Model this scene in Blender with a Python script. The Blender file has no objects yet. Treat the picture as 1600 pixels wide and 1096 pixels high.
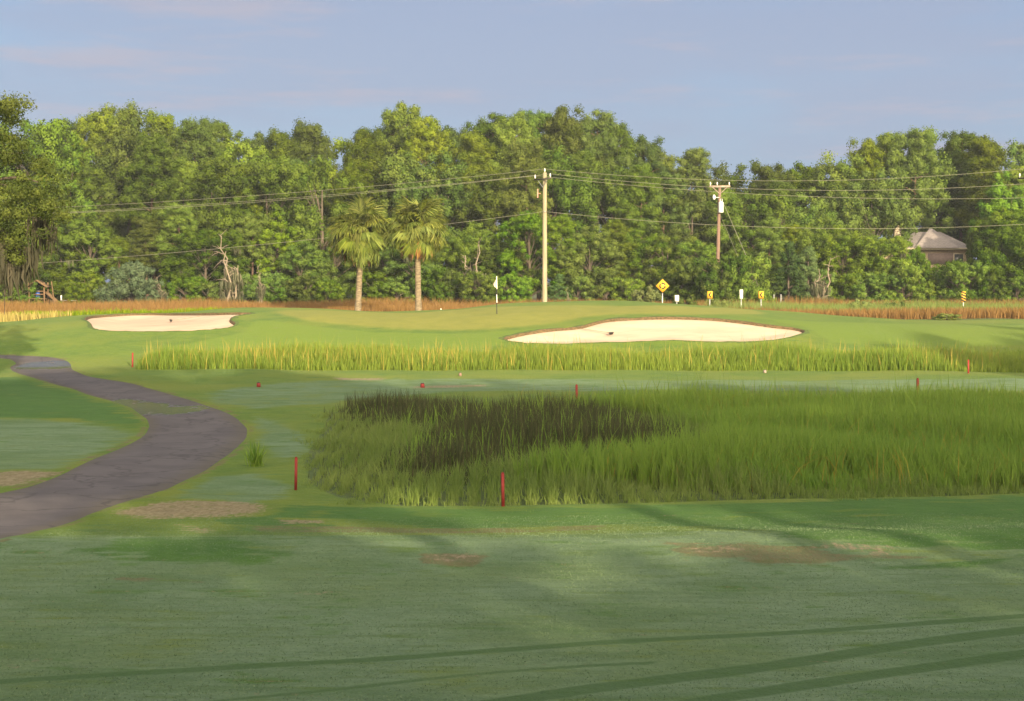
import bpy, math, random
import numpy as np
from mathutils import Vector, Matrix
R = math.radians
random.seed(7)
rng = np.random.default_rng(11)
scn = bpy.context.scene
COL = scn.collection

# ------------------------------------------------------------------ camera
F, W0, H0, HORIZ, EYE = 2400.0, 1600.0, 1096.0, 440.0, 5.0      # focal length in photo pixels; eye height above the marsh floor
PITCH = math.atan((H0 / 2 - HORIZ) / F)
cam = bpy.data.objects.new('camera', bpy.data.cameras.new('camera'))
COL.objects.link(cam)
cam.location = (0, 0, EYE)
cam.rotation_euler = (R(90) - PITCH, 0, 0)
cam.data.sensor_width = 36
cam.data.lens = 36 * F / W0
cam.data.clip_start, cam.data.clip_end = 0.1, 6000
scn.camera = cam

# ------------------------------------------------------------------ light
SUN_EL, SUN_AZ = 13.5, 20.0        # degrees above horizon; degrees to the right of straight behind the viewer
SUN_DIR = Vector((math.sin(R(SUN_AZ)) * math.cos(R(SUN_EL)), -math.cos(R(SUN_AZ)) * math.cos(R(SUN_EL)), math.sin(R(SUN_EL))))
sun = bpy.data.objects.new('sun', bpy.data.lights.new('sun', 'SUN'))
COL.objects.link(sun)
sun.data.energy = 5.0
sun.data.angle = R(0.53)
sun.data.color = (1.0, 0.82, 0.54)
sun.rotation_euler = SUN_DIR.to_track_quat('Z', 'Y').to_euler()
scn.view_settings.view_transform = 'Standard'
scn.view_settings.look = 'None'
scn.view_settings.exposure = 0.95
scn.view_settings.gamma = 1.0
scn.cycles.max_bounces = 6
scn.cycles.transparent_max_bounces = 8

world = bpy.data.worlds.new('World')
scn.world = world
world.use_nodes = True
nt = world.node_tree
nt.nodes.clear()
def N(tree, kind, **kw):
    n = tree.nodes.new(kind)
    for k, v in kw.items():
        if k.startswith('i_'):
            n.inputs[k[2:].replace('_', ' ')].default_value = v
        else:
            setattr(n, k, v)
    return n
def mixc(tree, fac, a, b, mode='MIX'):
    m = tree.nodes.new('ShaderNodeMix')
    m.data_type, m.blend_type = 'RGBA', mode
    m.clamp_factor = True
    for sock, v in ((m.inputs[0], fac), (m.inputs[6], a), (m.inputs[7], b)):
        if hasattr(v, 'is_linked') or hasattr(v, 'links'):
            tree.links.new(v, sock)
        elif isinstance(v, (int, float)):
            sock.default_value = v
        else:
            sock.default_value = (*v[:3], 1)
    return m.outputs[2]
def math_n(tree, op, a, b=None, clamp=False):
    m = tree.nodes.new('ShaderNodeMath')
    m.operation, m.use_clamp = op, clamp
    for i, v in enumerate((a, b)):
        if v is None: continue
        if isinstance(v, (int, float)): m.inputs[i].default_value = v
        else: tree.links.new(v, m.inputs[i])
    return m.outputs[0]
def ramp(tree, src, lo, hi, a=0.0, b=1.0):
    m = tree.nodes.new('ShaderNodeMapRange')
    m.interpolation_type = 'SMOOTHSTEP'
    tree.links.new(src, m.inputs[0])
    m.inputs[1].default_value, m.inputs[2].default_value, m.inputs[3].default_value, m.inputs[4].default_value = lo, hi, a, b
    return m.outputs[0]
def noise(tree, vec, scale, detail=4, rough=0.55, out=0):
    n = tree.nodes.new('ShaderNodeTexNoise')
    n.inputs['Scale'].default_value, n.inputs['Detail'].default_value, n.inputs['Roughness'].default_value = scale, detail, rough
    if vec is not None: tree.links.new(vec, n.inputs['Vector'])
    return n.outputs[out]
def mapping(tree, vec, scale=(1, 1, 1), rot=(0, 0, 0), loc=(0, 0, 0)):
    m = tree.nodes.new('ShaderNodeMapping')
    m.inputs['Scale'].default_value, m.inputs['Rotation'].default_value, m.inputs['Location'].default_value = scale, rot, loc
    tree.links.new(vec, m.inputs['Vector'])
    return m.outputs[0]
sky = N(nt, 'ShaderNodeTexSky', sky_type='NISHITA', sun_disc=False, sun_elevation=R(SUN_EL), sun_rotation=R(180 - SUN_AZ),
        altitude=0, air_density=1.0, dust_density=1.5, ozone_density=2.0)
SKY_STRENGTH = 0.10
tc = N(nt, 'ShaderNodeTexCoord')
v1 = mapping(nt, tc.outputs['Generated'], scale=(1.0, 1.0, 5.0), rot=(0, R(4), 0))
c1 = ramp(nt, noise(nt, v1, 2.3, 6, 0.55), 0.40, 0.60)
v2 = mapping(nt, tc.outputs['Generated'], scale=(1.0, 1.0, 8.0), rot=(0, R(-3), 0), loc=(3, 1, 0))
c2 = ramp(nt, noise(nt, v2, 5.0, 6, 0.6), 0.50, 0.68)
blue = mixc(nt, 0.74, sky.outputs[0], (1.38, 1.84, 2.98))
s1 = mixc(nt, math_n(nt, 'MULTIPLY', c1, 0.5), blue, (2.02, 2.18, 2.90))
s2 = mixc(nt, math_n(nt, 'MULTIPLY', c2, 0.6), s1, (2.70, 2.52, 2.92))
dotn = N(nt, 'ShaderNodeVectorMath', operation='DOT_PRODUCT')            # warm glow added to the unseen sky round the sun, brightening the shade
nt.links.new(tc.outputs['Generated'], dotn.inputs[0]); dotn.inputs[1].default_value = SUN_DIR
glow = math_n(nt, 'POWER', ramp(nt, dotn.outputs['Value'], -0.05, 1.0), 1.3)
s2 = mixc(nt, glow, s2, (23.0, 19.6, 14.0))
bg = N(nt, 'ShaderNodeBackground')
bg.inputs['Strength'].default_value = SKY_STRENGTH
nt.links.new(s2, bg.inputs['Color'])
wo = N(nt, 'ShaderNodeOutputWorld')
nt.links.new(bg.outputs[0], wo.inputs['Surface'])

# ------------------------------------------------------------------ mesh helpers
def fast_mesh(name, V, quads=None, tris=None, mat=None, parent=None, attrs=None, smooth=False, matidx=None, mats=None):
    V = np.asarray(V, np.float32).reshape(-1, 3)
    me = bpy.data.meshes.new(name)
    me.vertices.add(len(V)); me.vertices.foreach_set('co', V.ravel())
    loops, starts, n = [], [], 0
    for arr, k in ((quads, 4), (tris, 3)):
        if arr is None or len(arr) == 0: continue
        arr = np.asarray(arr, np.int32).reshape(-1, k)
        loops.append(arr.ravel()); starts.append(n + np.arange(len(arr)) * k); n += arr.size
    loops, starts = np.concatenate(loops).astype(np.int32), np.concatenate(starts).astype(np.int32)
    me.loops.add(n); me.loops.foreach_set('vertex_index', loops)
    me.polygons.add(len(starts)); me.polygons.foreach_set('loop_start', starts)
    me.update(calc_edges=True)
    if smooth: me.polygons.foreach_set('use_smooth', np.ones(len(starts), bool))
    if attrs:
        for k, a in attrs.items():
            at = me.attributes.new(k, 'FLOAT', 'POINT'); at.data.foreach_set('value', np.asarray(a, np.float32))
    for m in (mats or ([mat] if mat else [])): me.materials.append(m)
    if matidx is not None: me.polygons.foreach_set('material_index', np.asarray(matidx, np.int32))
    o = bpy.data.objects.new(name, me)
    COL.objects.link(o)
    if parent is not None: o.parent = parent
    return o
class MB:
    def __init__(s): s.v, s.q, s.t, s.n = [], [], [], 0
    def add(s, V, q=None, t=None):
        V = np.asarray(V, float).reshape(-1, 3)
        if q is not None and len(q): s.q.append(np.asarray(q).reshape(-1, 4) + s.n)
        if t is not None and len(t): s.t.append(np.asarray(t).reshape(-1, 3) + s.n)
        s.v.append(V); s.n += len(V); return s
    def box(s, c, d, rz=0, M=None, taper=1.0):
        x, y, z = d[0] / 2, d[1] / 2, d[2] / 2
        P = np.array([(sx * x * (taper if sz > 0 else 1), sy * y * (taper if sz > 0 else 1), sz * z) for sz in (-1, 1) for sx, sy in ((-1, -1), (1, -1), (1, 1), (-1, 1))])
        if rz: P = P @ np.array(Matrix.Rotation(rz, 3, 'Z')).T
        if M is not None: P = P @ np.array(M).T
        return s.add(P + np.array(c), [(3, 2, 1, 0), (4, 5, 6, 7), (0, 1, 5, 4), (1, 2, 6, 5), (2, 3, 7, 6), (3, 0, 4, 7)])
    def tube(s, P, rad, seg=8, caps=True):
        P = np.asarray(P, float); n = len(P)
        rad = np.broadcast_to(np.asarray(rad, float), (n,))
        T = np.gradient(P, axis=0); T /= np.linalg.norm(T, axis=1)[:, None] + 1e-9
        up = np.array((0, 0, 1.0)) if abs(T[0][2]) < 0.9 else np.array((1.0, 0, 0))
        A = np.cross(T, up); A /= np.linalg.norm(A, axis=1)[:, None] + 1e-9
        B = np.cross(T, A)
        th = np.linspace(0, 2 * math.pi, seg, endpoint=False)
        V = P[:, None] + rad[:, None, None] * (A[:, None] * np.cos(th)[None, :, None] + B[:, None] * np.sin(th)[None, :, None])
        i, j = np.meshgrid(np.arange(n - 1), np.arange(seg), indexing='ij'); j2 = (j + 1) % seg
        Q = np.stack([i * seg + j, i * seg + j2, (i + 1) * seg + j2, (i + 1) * seg + j], -1).reshape(-1, 4)
        base = s.n
        s.add(V.reshape(-1, 3), Q)
        if caps:
            for k in (0, n - 1):
                ring = np.arange(seg)
                c = np.vstack([V[k], P[k]])
                s.add(c, None, np.stack([ring, (ring + 1) % seg, np.full(seg, seg)], -1))
        return s
    def cyl(s, a, b, r, r2=None, seg=10): return s.tube([a, (np.array(a) + np.array(b)) / 2, b], [r, (r + (r2 or r)) / 2, r2 or r], seg)
    def prism(s, poly, y0, y1):
        n = len(poly)
        V = [(x, y0, z) for x, z in poly] + [(x, y1, z) for x, z in poly] 
        cx, cz = np.mean(poly, axis=0); V += [(cx, y0, cz), (cx, y1, cz)]
        k = np.arange(n); k2 = (k + 1) % n
        return s.add(V, np.stack([k, k2, k2 + n, k + n], -1), np.vstack([np.stack([k2, k, np.full(n, 2 * n)], -1), np.stack([k + n, k2 + n, np.full(n, 2 * n + 1)], -1)]))
    def build(s, name, mat, parent=None, smooth=False):
        return fast_mesh(name, np.vstack(s.v), np.vstack(s.q) if s.q else None, np.vstack(s.t) if s.t else None, mat, parent, smooth=smooth)
def tag(o, label=None, cat=None, group=None, kind=None):
    if label: o['label'] = label
    if cat: o['category'] = cat
    if group: o['group'] = group
    if kind: o['kind'] = kind
    return o
def empty(name, loc=(0, 0, 0), rz=0, sc=1.0):
    o = bpy.data.objects.new(name, None); COL.objects.link(o)
    o.location = loc; o.rotation_euler = (0, 0, rz); o.scale = (sc, sc, sc) if isinstance(sc, (int, float)) else sc
    o.empty_display_size = 0.2
    return o
def copy_tree(o, parent=None):
    c = o.copy(); COL.objects.link(c); c.parent = parent
    for ch in [x for x in COL.objects if x.parent == o]: copy_tree(ch, c)
    return c
def srgb(r, g, b): return tuple(((x / 255) / 12.92 if x < 10 else ((x / 255 + 0.055) / 1.055) ** 2.4) for x in (r, g, b))
def smooth(a, b, x):
    t = np.clip((x - a) / (b - a), 0, 1); return t * t * (3 - 2 * t)
def pchip(xs, ys):
    xs, ys = np.array(xs, float), np.array(ys, float)
    h = np.diff(xs); d = np.diff(ys) / h
    m = np.zeros(len(xs)); m[0], m[-1] = d[0], d[-1]
    for i in range(1, len(xs) - 1):
        m[i] = 0 if d[i - 1] * d[i] <= 0 else (h[i - 1] + h[i]) / (h[i - 1] / d[i] * 0.999 + h[i] / d[i - 1] * 1.001) * 1.0
    def f(x):
        x = np.clip(x, xs[0], xs[-1]); i = np.clip(np.searchsorted(xs, x) - 1, 0, len(xs) - 2)
        t = (x - xs[i]) / h[i]
        return ((1 + 2 * t) * (1 - t) ** 2 * ys[i] + t * (1 - t) ** 2 * h[i] * m[i] + t * t * (3 - 2 * t) * ys[i + 1] + t * t * (t - 1) * h[i] * m[i + 1])
    return f

# ------------------------------------------------------------------ terrain shape
front = pchip([-300, -60, -12, 0, 6, 16, 24, 30, 36, 60, 78, 84], [3.4, 3.4, 3.4, 3.25, 2.3, 0.85, 0.40, 0.25, 0.12, 0.10, 0.25, 0.32])
rise = pchip([84, 88, 92, 96, 100, 106, 112], [0, .17, .43, .66, .84, .95, 1.0])
ridge = pchip([-90, -50, -37, -31, -25, -18.7, -14, -9.3, -4.7, 0, 8.4, 14, 21, 28, 37, 60, 90],
              [1.7, 1.75, 1.95, 2.55, 2.75, 3.08, 2.98, 2.86, 3.02, 3.38, 3.52, 3.22, 2.68, 2.22, 2.02, 1.9, 1.9])
def Hf(x, y):
    x, y = np.asarray(x, float), np.asarray(y, float)
    rz = ridge(x)
    z = np.where(y < 84, front(y), 0.32 + (rz - 0.32) * rise(y))
    back = 1.92 + 0.004 * np.clip(y - 120, 0, 200)
    w = smooth(113, 124, y)
    z = z * (1 - w) + back * w
    amp = np.clip((np.abs(y) + 6) / 60, 0.25, 1) * (1 - smooth(200, 400, y))
    z = z + amp * (0.05 * np.sin(x * 0.31 + y * 0.17) + 0.04 * np.sin(x * 0.13 - y * 0.29 + 1.3) + 0.022 * np.sin(x * 0.9 + 2 * np.sin(y * 0.4)))
    # shallow bank across the near turf, and the raised tee pad beside the far end of the marsh
    z = z + 0.16 * np.exp(-((y - 27.0 - 0.06 * x) / 1.6) ** 2) - 0.10 * np.exp(-((y - 31.0) / 1.8) ** 2)
    return z
TH = PITCH
def ray(px, py):
    a, b = (px - W0 / 2) / F, (H0 / 2 - py) / F
    return np.array((a, math.cos(TH) + b * math.sin(TH), -math.sin(TH) + b * math.cos(TH)))
_ts = np.geomspace(3, 900, 9000)
def G(px, py):
    """ground point seen at a photo pixel"""
    d = ray(px, py)
    P = d[None] * _ts[:, None]; P[:, 2] += EYE
    below = P[:, 2] < Hf(P[:, 0], P[:, 1])
    i = int(np.argmax(below)) if below.any() else len(_ts) - 1
    return P[i]
def AT(px, py, D):
    d = ray(px, py); p = d * (D / d[1]); p[2] += EYE
    return p
def on(px, D):
    x = (px - W0 / 2) / F * D
    return np.array((x, D, float(Hf(x, D))))
def spline(P, closed=True, sub=6):
    P = np.asarray(P, float); n = len(P); out = []
    for i in range(n if closed else n - 1):
        p = [P[(i + k) % n] if closed else P[min(max(i + k, 0), n - 1)] for k in (-1, 0, 1, 2)]
        for t in np.linspace(0, 1, sub, endpoint=False):
            out.append(0.5 * (2 * p[1] + (p[2] - p[0]) * t + (2 * p[0] - 5 * p[1] + 4 * p[2] - p[3]) * t * t + (3 * p[1] - p[0] - 3 * p[2] + p[3]) * t ** 3))
    if not closed: out.append(P[-1])
    return np.array(out)
def gp(pts): return np.array([G(*p)[:2] for p in pts])
def sdf(poly, X, Y):
    """signed distance to a closed polygon, positive inside"""
    out = np.full(X.shape, -99.0)
    lo, hi = poly.min(0) - 4, poly.max(0) + 4
    s = (X > lo[0]) & (X < hi[0]) & (Y > lo[1]) & (Y < hi[1])
    if not s.any(): return out
    x, y = X[s], Y[s]; d2 = np.full(x.shape, 1e9); ins = np.zeros(x.shape, bool)
    for a, b in zip(poly, np.roll(poly, -1, 0)):
        e = b - a; t = np.clip(((x - a[0]) * e[0] + (y - a[1]) * e[1]) / (e @ e + 1e-12), 0, 1)
        d2 = np.minimum(d2, (x - a[0] - t * e[0]) ** 2 + (y - a[1] - t * e[1]) ** 2)
        c = ((a[1] > y) != (b[1] > y)) & (x < e[0] * (y - a[1]) / (e[1] + 1e-12) + a[0]); ins ^= c
    out[s] = np.where(ins, 1, -1) * np.sqrt(d2)
    return out
def ldist(line, X, Y):
    out = np.full(X.shape, 99.0)
    lo, hi = line.min(0) - 3, line.max(0) + 3
    s = (X > lo[0]) & (X < hi[0]) & (Y > lo[1]) & (Y < hi[1])
    x, y = X[s], Y[s]; d2 = np.full(x.shape, 1e9)
    for a, b in zip(line[:-1], line[1:]):
        e = b - a; t = np.clip(((x - a[0]) * e[0] + (y - a[1]) * e[1]) / (e @ e + 1e-12), 0, 1)
        d2 = np.minimum(d2, (x - a[0] - t * e[0]) ** 2 + (y - a[1] - t * e[1]) ** 2)
    out[s] = np.sqrt(d2)
    return out

# outlines found on the ground
BUNKER_R = spline(gp([(788, 531), (815, 523), (860, 516), (905, 512), (945, 502), (1000, 498), (1050, 497), (1110, 499), (1160, 504), (1205, 510), (1240, 514), (1256, 519), (1240, 526), (1200, 533), (1110, 535), (1040, 533), (960, 536), (880, 538), (815, 537)]))
BUNKER_L = spline(gp([(133, 500), (148, 495), (190, 492), (250, 491), (320, 491), (372, 490), (393, 491), (366, 495), (360, 501), (367, 508), (350, 514), (300, 518), (230, 519), (170, 518), (148, 514), (142, 507)]))
PATH_R = gp([(-260, 905), (-120, 875), (0, 845), (60, 830), (140, 806), (215, 780), (270, 763), (320, 738), (360, 712), (388, 685), (390, 670), (375, 655), (345, 640), (300, 625), (240, 608), (190, 596), (140, 588), (116, 578), (112, 568), (98, 561), (60, 557), (0, 555), (-80, 553)])
PATH_L = gp([(-260, 815), (-120, 792), (0, 769), (50, 758), (100, 738), (150, 714), (195, 696), (222, 680), (230, 666), (225, 654), (203, 638), (170, 626), (120, 611), (85, 601), (55, 592), (30, 585), (16, 579), (14, 573), (24, 568), (14, 562), (-10, 559), (-40, 558), (-120, 556.5)])
PATH = np.vstack([PATH_R, PATH_L[::-1]])
GREEN = spline(gp([(430, 487), (470, 499), (540, 508), (640, 515), (720, 516), (800, 512), (865, 505), (930, 494), (1010, 491), (1100, 492), (1190, 491), (1170, 484.5), (1100, 481), (1000, 478), (900, 477.5), (800, 479), (740, 482), (680, 487), (560, 487.5), (480, 485)]))
MARSH = gp([(470, 752), (515, 775), (620, 790), (786, 790), (900, 787), (1100, 782), (1300, 778), (1600, 770), (2000, 760), (2100, 640), (1750, 632), (1500, 630), (1200, 628), (950, 628), (800, 630), (650, 632), (560, 634), (505, 644), (500, 665), (480, 690), (465, 720)])
RUSH = gp([(536, 636), (620, 637), (700, 640), (860, 648), (1000, 664), (1100, 684), (1095, 712), (1000, 712), (900, 716), (830, 722), (760, 744), (640, 750), (600, 736), (640, 700), (632, 668), (560, 656)])
TALLGREEN = gp([(800, 752), (1000, 757), (1300, 764), (1600, 758), (2000, 748), (2100, 640), (1750, 632), (1500, 630), (1200, 628), (950, 628), (800, 632), (870, 640), (1020, 655), (1120, 680), (1110, 720), (1000, 722), (880, 730)])
STRIP = gp([(213, 578), (400, 577), (800, 578.5), (1100, 580), (1300, 580.5), (1600, 583), (1900, 586), (1900, 565), (1600, 562), (1460, 557), (1300, 559), (1100, 560), (800, 560), (400, 558), (230, 563)])

# ------------------------------------------------------------------ materials
def mat_new(name, rough=0.9, spec=0.2):
    m = bpy.data.materials.new(name); m.use_nodes = True
    b = m.node_tree.nodes['Principled BSDF']
    b.inputs['Roughness'].default_value = rough
    b.inputs['Specular IOR Level'].default_value = spec
    return m, m.node_tree, b
def attr(t, name):
    a = t.nodes.new('ShaderNodeAttribute'); a.attribute_name = name; return a.outputs['Fac']
def mat_plain(name, c, rough=0.7, var=0.15, scale=6.0, spec=0.3, metallic=0.0, stretch=(1, 1, 1), bump=0.0):
    m, t, b = mat_new(name, rough, spec)
    tcn = N(t, 'ShaderNodeTexCoord')
    v = mapping(t, tcn.outputs['Object'], scale=stretch)
    n = noise(t, v, scale, 5, 0.6)
    f = ramp(t, n, 0.3, 0.7)
    c = np.array(c)
    t.links.new(mixc(t, f, tuple(c * (1 - var)), tuple(np.clip(c * (1 + var), 0, 1))), b.inputs['Base Color'])
    b.inputs['Metallic'].default_value = metallic
    if bump:
        bn = N(t, 'ShaderNodeBump'); bn.inputs['Strength'].default_value = bump; bn.inputs['Distance'].default_value = 0.02
        t.links.new(n, bn.inputs['Height']); t.links.new(bn.outputs[0], b.inputs['Normal'])
    return m
def mat_leaf(name, ca, cb, trans=0.24, objvar=0.34, hue=0.014, rough=0.6):
    """leaf surfaces: per-leaf tone attribute between two colours, a little variation from tree to tree, light coming through"""
    m = bpy.data.materials.new(name); m.use_nodes = True
    t = m.node_tree; t.nodes.clear()
    c = mixc(t, attr(t, 'tone'), ca, cb)
    oi = N(t, 'ShaderNodeObjectInfo')
    hs = N(t, 'ShaderNodeHueSaturation')
    t.links.new(c, hs.inputs['Color'])
    t.links.new(ramp(t, oi.outputs['Random'], 0, 1, 1 - objvar, 1 + objvar), hs.inputs['Value'])
    rnd2 = math_n(t, 'FRACT', math_n(t, 'MULTIPLY', oi.outputs['Random'], 17.31))
    t.links.new(ramp(t, rnd2, 0, 1, 0.5 - hue, 0.5 + hue), hs.inputs['Hue'])
    rnd3 = math_n(t, 'FRACT', math_n(t, 'MULTIPLY', oi.outputs['Random'], 41.7))
    t.links.new(ramp(t, rnd3, 0, 1, 0.92, 1.08), hs.inputs['Saturation'])
    d = N(t, 'ShaderNodeBsdfDiffuse'); tr = N(t, 'ShaderNodeBsdfTranslucent')
    t.links.new(hs.outputs[0], d.inputs[0]); t.links.new(hs.outputs[0], tr.inputs[0])
    mx = N(t, 'ShaderNodeMixShader'); mx.inputs[0].default_value = trans
    t.links.new(d.outputs[0], mx.inputs[1]); t.links.new(tr.outputs[0], mx.inputs[2])
    o = N(t, 'ShaderNodeOutputMaterial'); t.links.new(mx.outputs[0], o.inputs[0])
    return m
M = {}
M['pine'] = mat_leaf('pine_needles', (.076, .122, .017), (.165, .220, .032))
M['pine_dark'] = mat_leaf('pine_needles_dark', (.058, .102, .021), (.128, .180, .034))
M['oak'] = mat_leaf('oak_leaves', (.064, .115, .018), (.146, .202, .033))
M['gum'] = mat_leaf('sweetgum_leaves', (.076, .148, .018), (.170, .246, .034))
M['cedar'] = mat_leaf('cedar_foliage', (0.060, 0.120, 0.036), (0.126, 0.192, 0.060))
M['grey_cedar'] = mat_leaf('grey_cedar_foliage', (.060, .098, .054), (.115, .155, .085))
M['shrub'] = mat_leaf('shrub_leaves', (.072, .134, .020), (.158, .224, .038))
M['pale_shrub'] = mat_leaf('pale_shrub_leaves', (.10, .15, .045), (.19, .23, .07))
M['moss'] = mat_leaf('hanging_moss', (.080, .088, .050), (.140, .140, .085))
M['near_oak'] = mat_leaf('live_oak_leaves', (0.054, 0.078, 0.022), (0.114, 0.138, 0.036), objvar=0.05)
M['bark'] = mat_plain('grey_brown_bark', (.10, .08, .06), 0.95, 0.35, 3, stretch=(1, 1, .3))
M['pine_bark'] = mat_plain('red_brown_bark', (.13, .085, .06), 0.95, 0.35, 3, stretch=(1, 1, .4))
M['snag'] = mat_plain('weathered_snag_wood', (.23, .19, .14), 0.9, 0.25, 3)
M['palm'] = mat_leaf('palm_fronds', (.105, .140, .026), (.235, .255, .055), trans=0.2, objvar=0.3, hue=0.015)
M['palm_dead'] = mat_leaf('dead_palm_fronds', (.27, .125, .055), (.38, .20, .09), trans=0.2, objvar=0.2, hue=0.015)
M['palm_trunk'] = mat_plain('palm_trunk', (.185, .145, .095), 0.95, 0.4, 3.5, stretch=(1, 1, 4), bump=0.5)

# ground -------------------------------------------------------------
def ground_material():
    m, t, b = mat_new('turf', 0.85, 0.15)
    g = N(t, 'ShaderNodeNewGeometry').outputs['Position']
    n_big = noise(t, g, 0.16, 5, 0.55); n_mid = noise(t, g, 0.9, 6, 0.6)
    n_fine = noise(t, mapping(t, g, scale=(1, .45, 1)), 9, 6, 0.7); n_grain = noise(t, mapping(t, g, scale=(1, .3, 1)), 34, 3, 0.7)
    n_str = noise(t, mapping(t, g, scale=(.35, 2.2, 1)), 1.3, 6, 0.62)
    turf = mixc(t, ramp(t, n_mid, .3, .7), (.082, .148, .016), (.130, .190, .019))
    turf = mixc(t, ramp(t, n_big, .42, .62), turf, (.150, .192, .022))
    lush = mixc(t, ramp(t, n_mid, .3, .7), (.045, .118, .016), (.068, .150, .022))
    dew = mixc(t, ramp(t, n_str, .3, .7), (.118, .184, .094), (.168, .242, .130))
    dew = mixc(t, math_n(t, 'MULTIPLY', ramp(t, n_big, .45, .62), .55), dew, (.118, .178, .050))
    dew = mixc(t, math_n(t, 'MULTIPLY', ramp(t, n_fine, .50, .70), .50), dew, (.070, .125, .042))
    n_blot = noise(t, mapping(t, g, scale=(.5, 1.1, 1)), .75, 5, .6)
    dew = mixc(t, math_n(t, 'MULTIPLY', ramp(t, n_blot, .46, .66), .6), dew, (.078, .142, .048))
    def soft(name, k=1.6, lo=.35, hi=.65, src=n_mid, src2=n_str):
        a = math_n(t, 'ADD', attr(t, name), math_n(t, 'MULTIPLY', math_n(t, 'SUBTRACT', src, .5), k))
        a = math_n(t, 'ADD', a, math_n(t, 'MULTIPLY', math_n(t, 'SUBTRACT', src2, .5), k))
        return ramp(t, a, lo, hi)
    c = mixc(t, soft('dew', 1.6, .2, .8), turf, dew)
    c = mixc(t, soft('lush', 2.6, .2, .8), c, lush)
    c = mixc(t, math_n(t, 'MULTIPLY', soft('track', 0.7, .2, .8), .85), c, (.058, .116, .032))
    c = mixc(t, soft('green', 0.5, .1, .9), c, mixc(t, ramp(t, n_mid, .3, .7), (.200, .205, .034), (.235, .232, .040)))
    c = mixc(t, math_n(t, 'MULTIPLY', soft('fresh', 0.35, .2, .8), .8), c, (.142, .212, .021))
    worn = math_n(t, 'MULTIPLY', soft('worn', 2.0, .45, .8), .75)
    c = mixc(t, worn, c, mixc(t, ramp(t, n_fine, .35, .65), (.13, .12, .05), (.17, .12, .06)))
    dirt = mixc(t, ramp(t, n_fine, .3, .7), (.19, .135, .080), (.32, .245, .160))
    c = mixc(t, math_n(t, 'MULTIPLY', soft('dirt', 2.0, .35, .85, n_str, n_fine), .88), c, dirt)
    wet = mixc(t, ramp(t, n_mid, .35, .65), (.060, .090, .026), (.095, .125, .038))
    c = mixc(t, soft('mud', 0.5), c, wet)
    litter = mixc(t, ramp(t, n_fine, .35, .65), (.045, .050, .020), (.090, .075, .035))
    c = mixc(t, attr(t, 'forest'), c, litter)
    c = mixc(t, math_n(t, 'MULTIPLY', ramp(t, n_grain, .35, .75), .2), c, (.045, .075, .022))
    t.links.new(c, b.inputs['Base Color'])
    b.inputs['Sheen Weight'].default_value = 0.05
    b.inputs['Sheen Roughness'].default_value = 0.45
    b.inputs['Sheen Tint'].default_value = (.75, .95, .6, 1)
    hgt = math_n(t, 'ADD', n_fine, math_n(t, 'MULTIPLY', n_grain, .6))
    hgt = math_n(t, 'ADD', hgt, math_n(t, 'MULTIPLY', noise(t, g, 2.2, 4, .6), 1.6))
    bn = N(t, 'ShaderNodeBump'); bn.inputs['Strength'].default_value = 0.8; bn.inputs['Distance'].default_value = 0.07
    t.links.new(hgt, bn.inputs['Height']); t.links.new(bn.outputs[0], b.inputs['Normal'])
    return m
xs = np.concatenate([-np.geomspace(3000, 46, 34), np.arange(-45, -16, .26), np.arange(-16, 16, .13), np.arange(16, 45, .26), np.geomspace(46, 3000, 34)])
ys = np.concatenate([np.linspace(-400, -10, 30), np.arange(-8, 10, .6), np.arange(10, 36, .09), np.arange(36, 84, .2), np.arange(84, 122, .16), np.arange(122, 170, 1.2), np.geomspace(172, 4000, 36)])
XX, YY = np.meshgrid(xs, ys)
XF, YF = XX.ravel(), YY.ravel()
ZZ = Hf(XF, YF)
sdR, sdL = sdf(BUNKER_R, XF, YF), sdf(BUNKER_L, XF, YF)
for sd in (sdR, sdL):
    ZZ = ZZ - 0.75 * smooth(-0.02, 0.10, sd) + 0.05 * np.exp(-((sd + .3) / .45) ** 2) * (sd < 0)
sdM = sdf(MARSH, XF, YF)
ZZ -= 0.18 * smooth(-.3, 1.2, sdM)
sdP = sdf(PATH, XF, YF)
ZZ -= 0.05 * smooth(0.02, .3, sdP)
ZZ += 0.02 * smooth(-.45, -.1, sdP) * (1 - smooth(-.1, .02, sdP))
def msk(poly, w=.4): return smooth(-w, w, sdf(poly, XF, YF))
def line_mask(pts, w, closed=False): return 1 - smooth(w * .5, w * 1.3, ldist(spline(gp(pts), False, 5), XF, YF))
A = {}
near = 1 - smooth(30, 34, YF)
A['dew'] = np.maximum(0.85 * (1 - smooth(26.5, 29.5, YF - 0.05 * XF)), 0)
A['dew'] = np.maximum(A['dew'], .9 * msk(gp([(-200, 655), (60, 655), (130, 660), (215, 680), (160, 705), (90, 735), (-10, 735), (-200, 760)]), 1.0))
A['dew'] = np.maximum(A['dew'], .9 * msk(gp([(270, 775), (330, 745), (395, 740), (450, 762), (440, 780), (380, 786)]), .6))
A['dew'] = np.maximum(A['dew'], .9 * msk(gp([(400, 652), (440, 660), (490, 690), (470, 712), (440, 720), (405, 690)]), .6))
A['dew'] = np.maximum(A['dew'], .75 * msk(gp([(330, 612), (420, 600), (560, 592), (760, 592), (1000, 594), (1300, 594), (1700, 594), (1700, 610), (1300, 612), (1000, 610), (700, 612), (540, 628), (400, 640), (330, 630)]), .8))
A['lush'] = np.maximum(msk(gp([(150, 855), (230, 842), (330, 840), (420, 850), (440, 862), (380, 876), (260, 876), (170, 868)]), .9),
                       msk(gp([(-200, 590), (20, 590), (120, 615), (180, 632), (225, 660), (210, 668), (120, 655), (-200, 650)]), .8))
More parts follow.
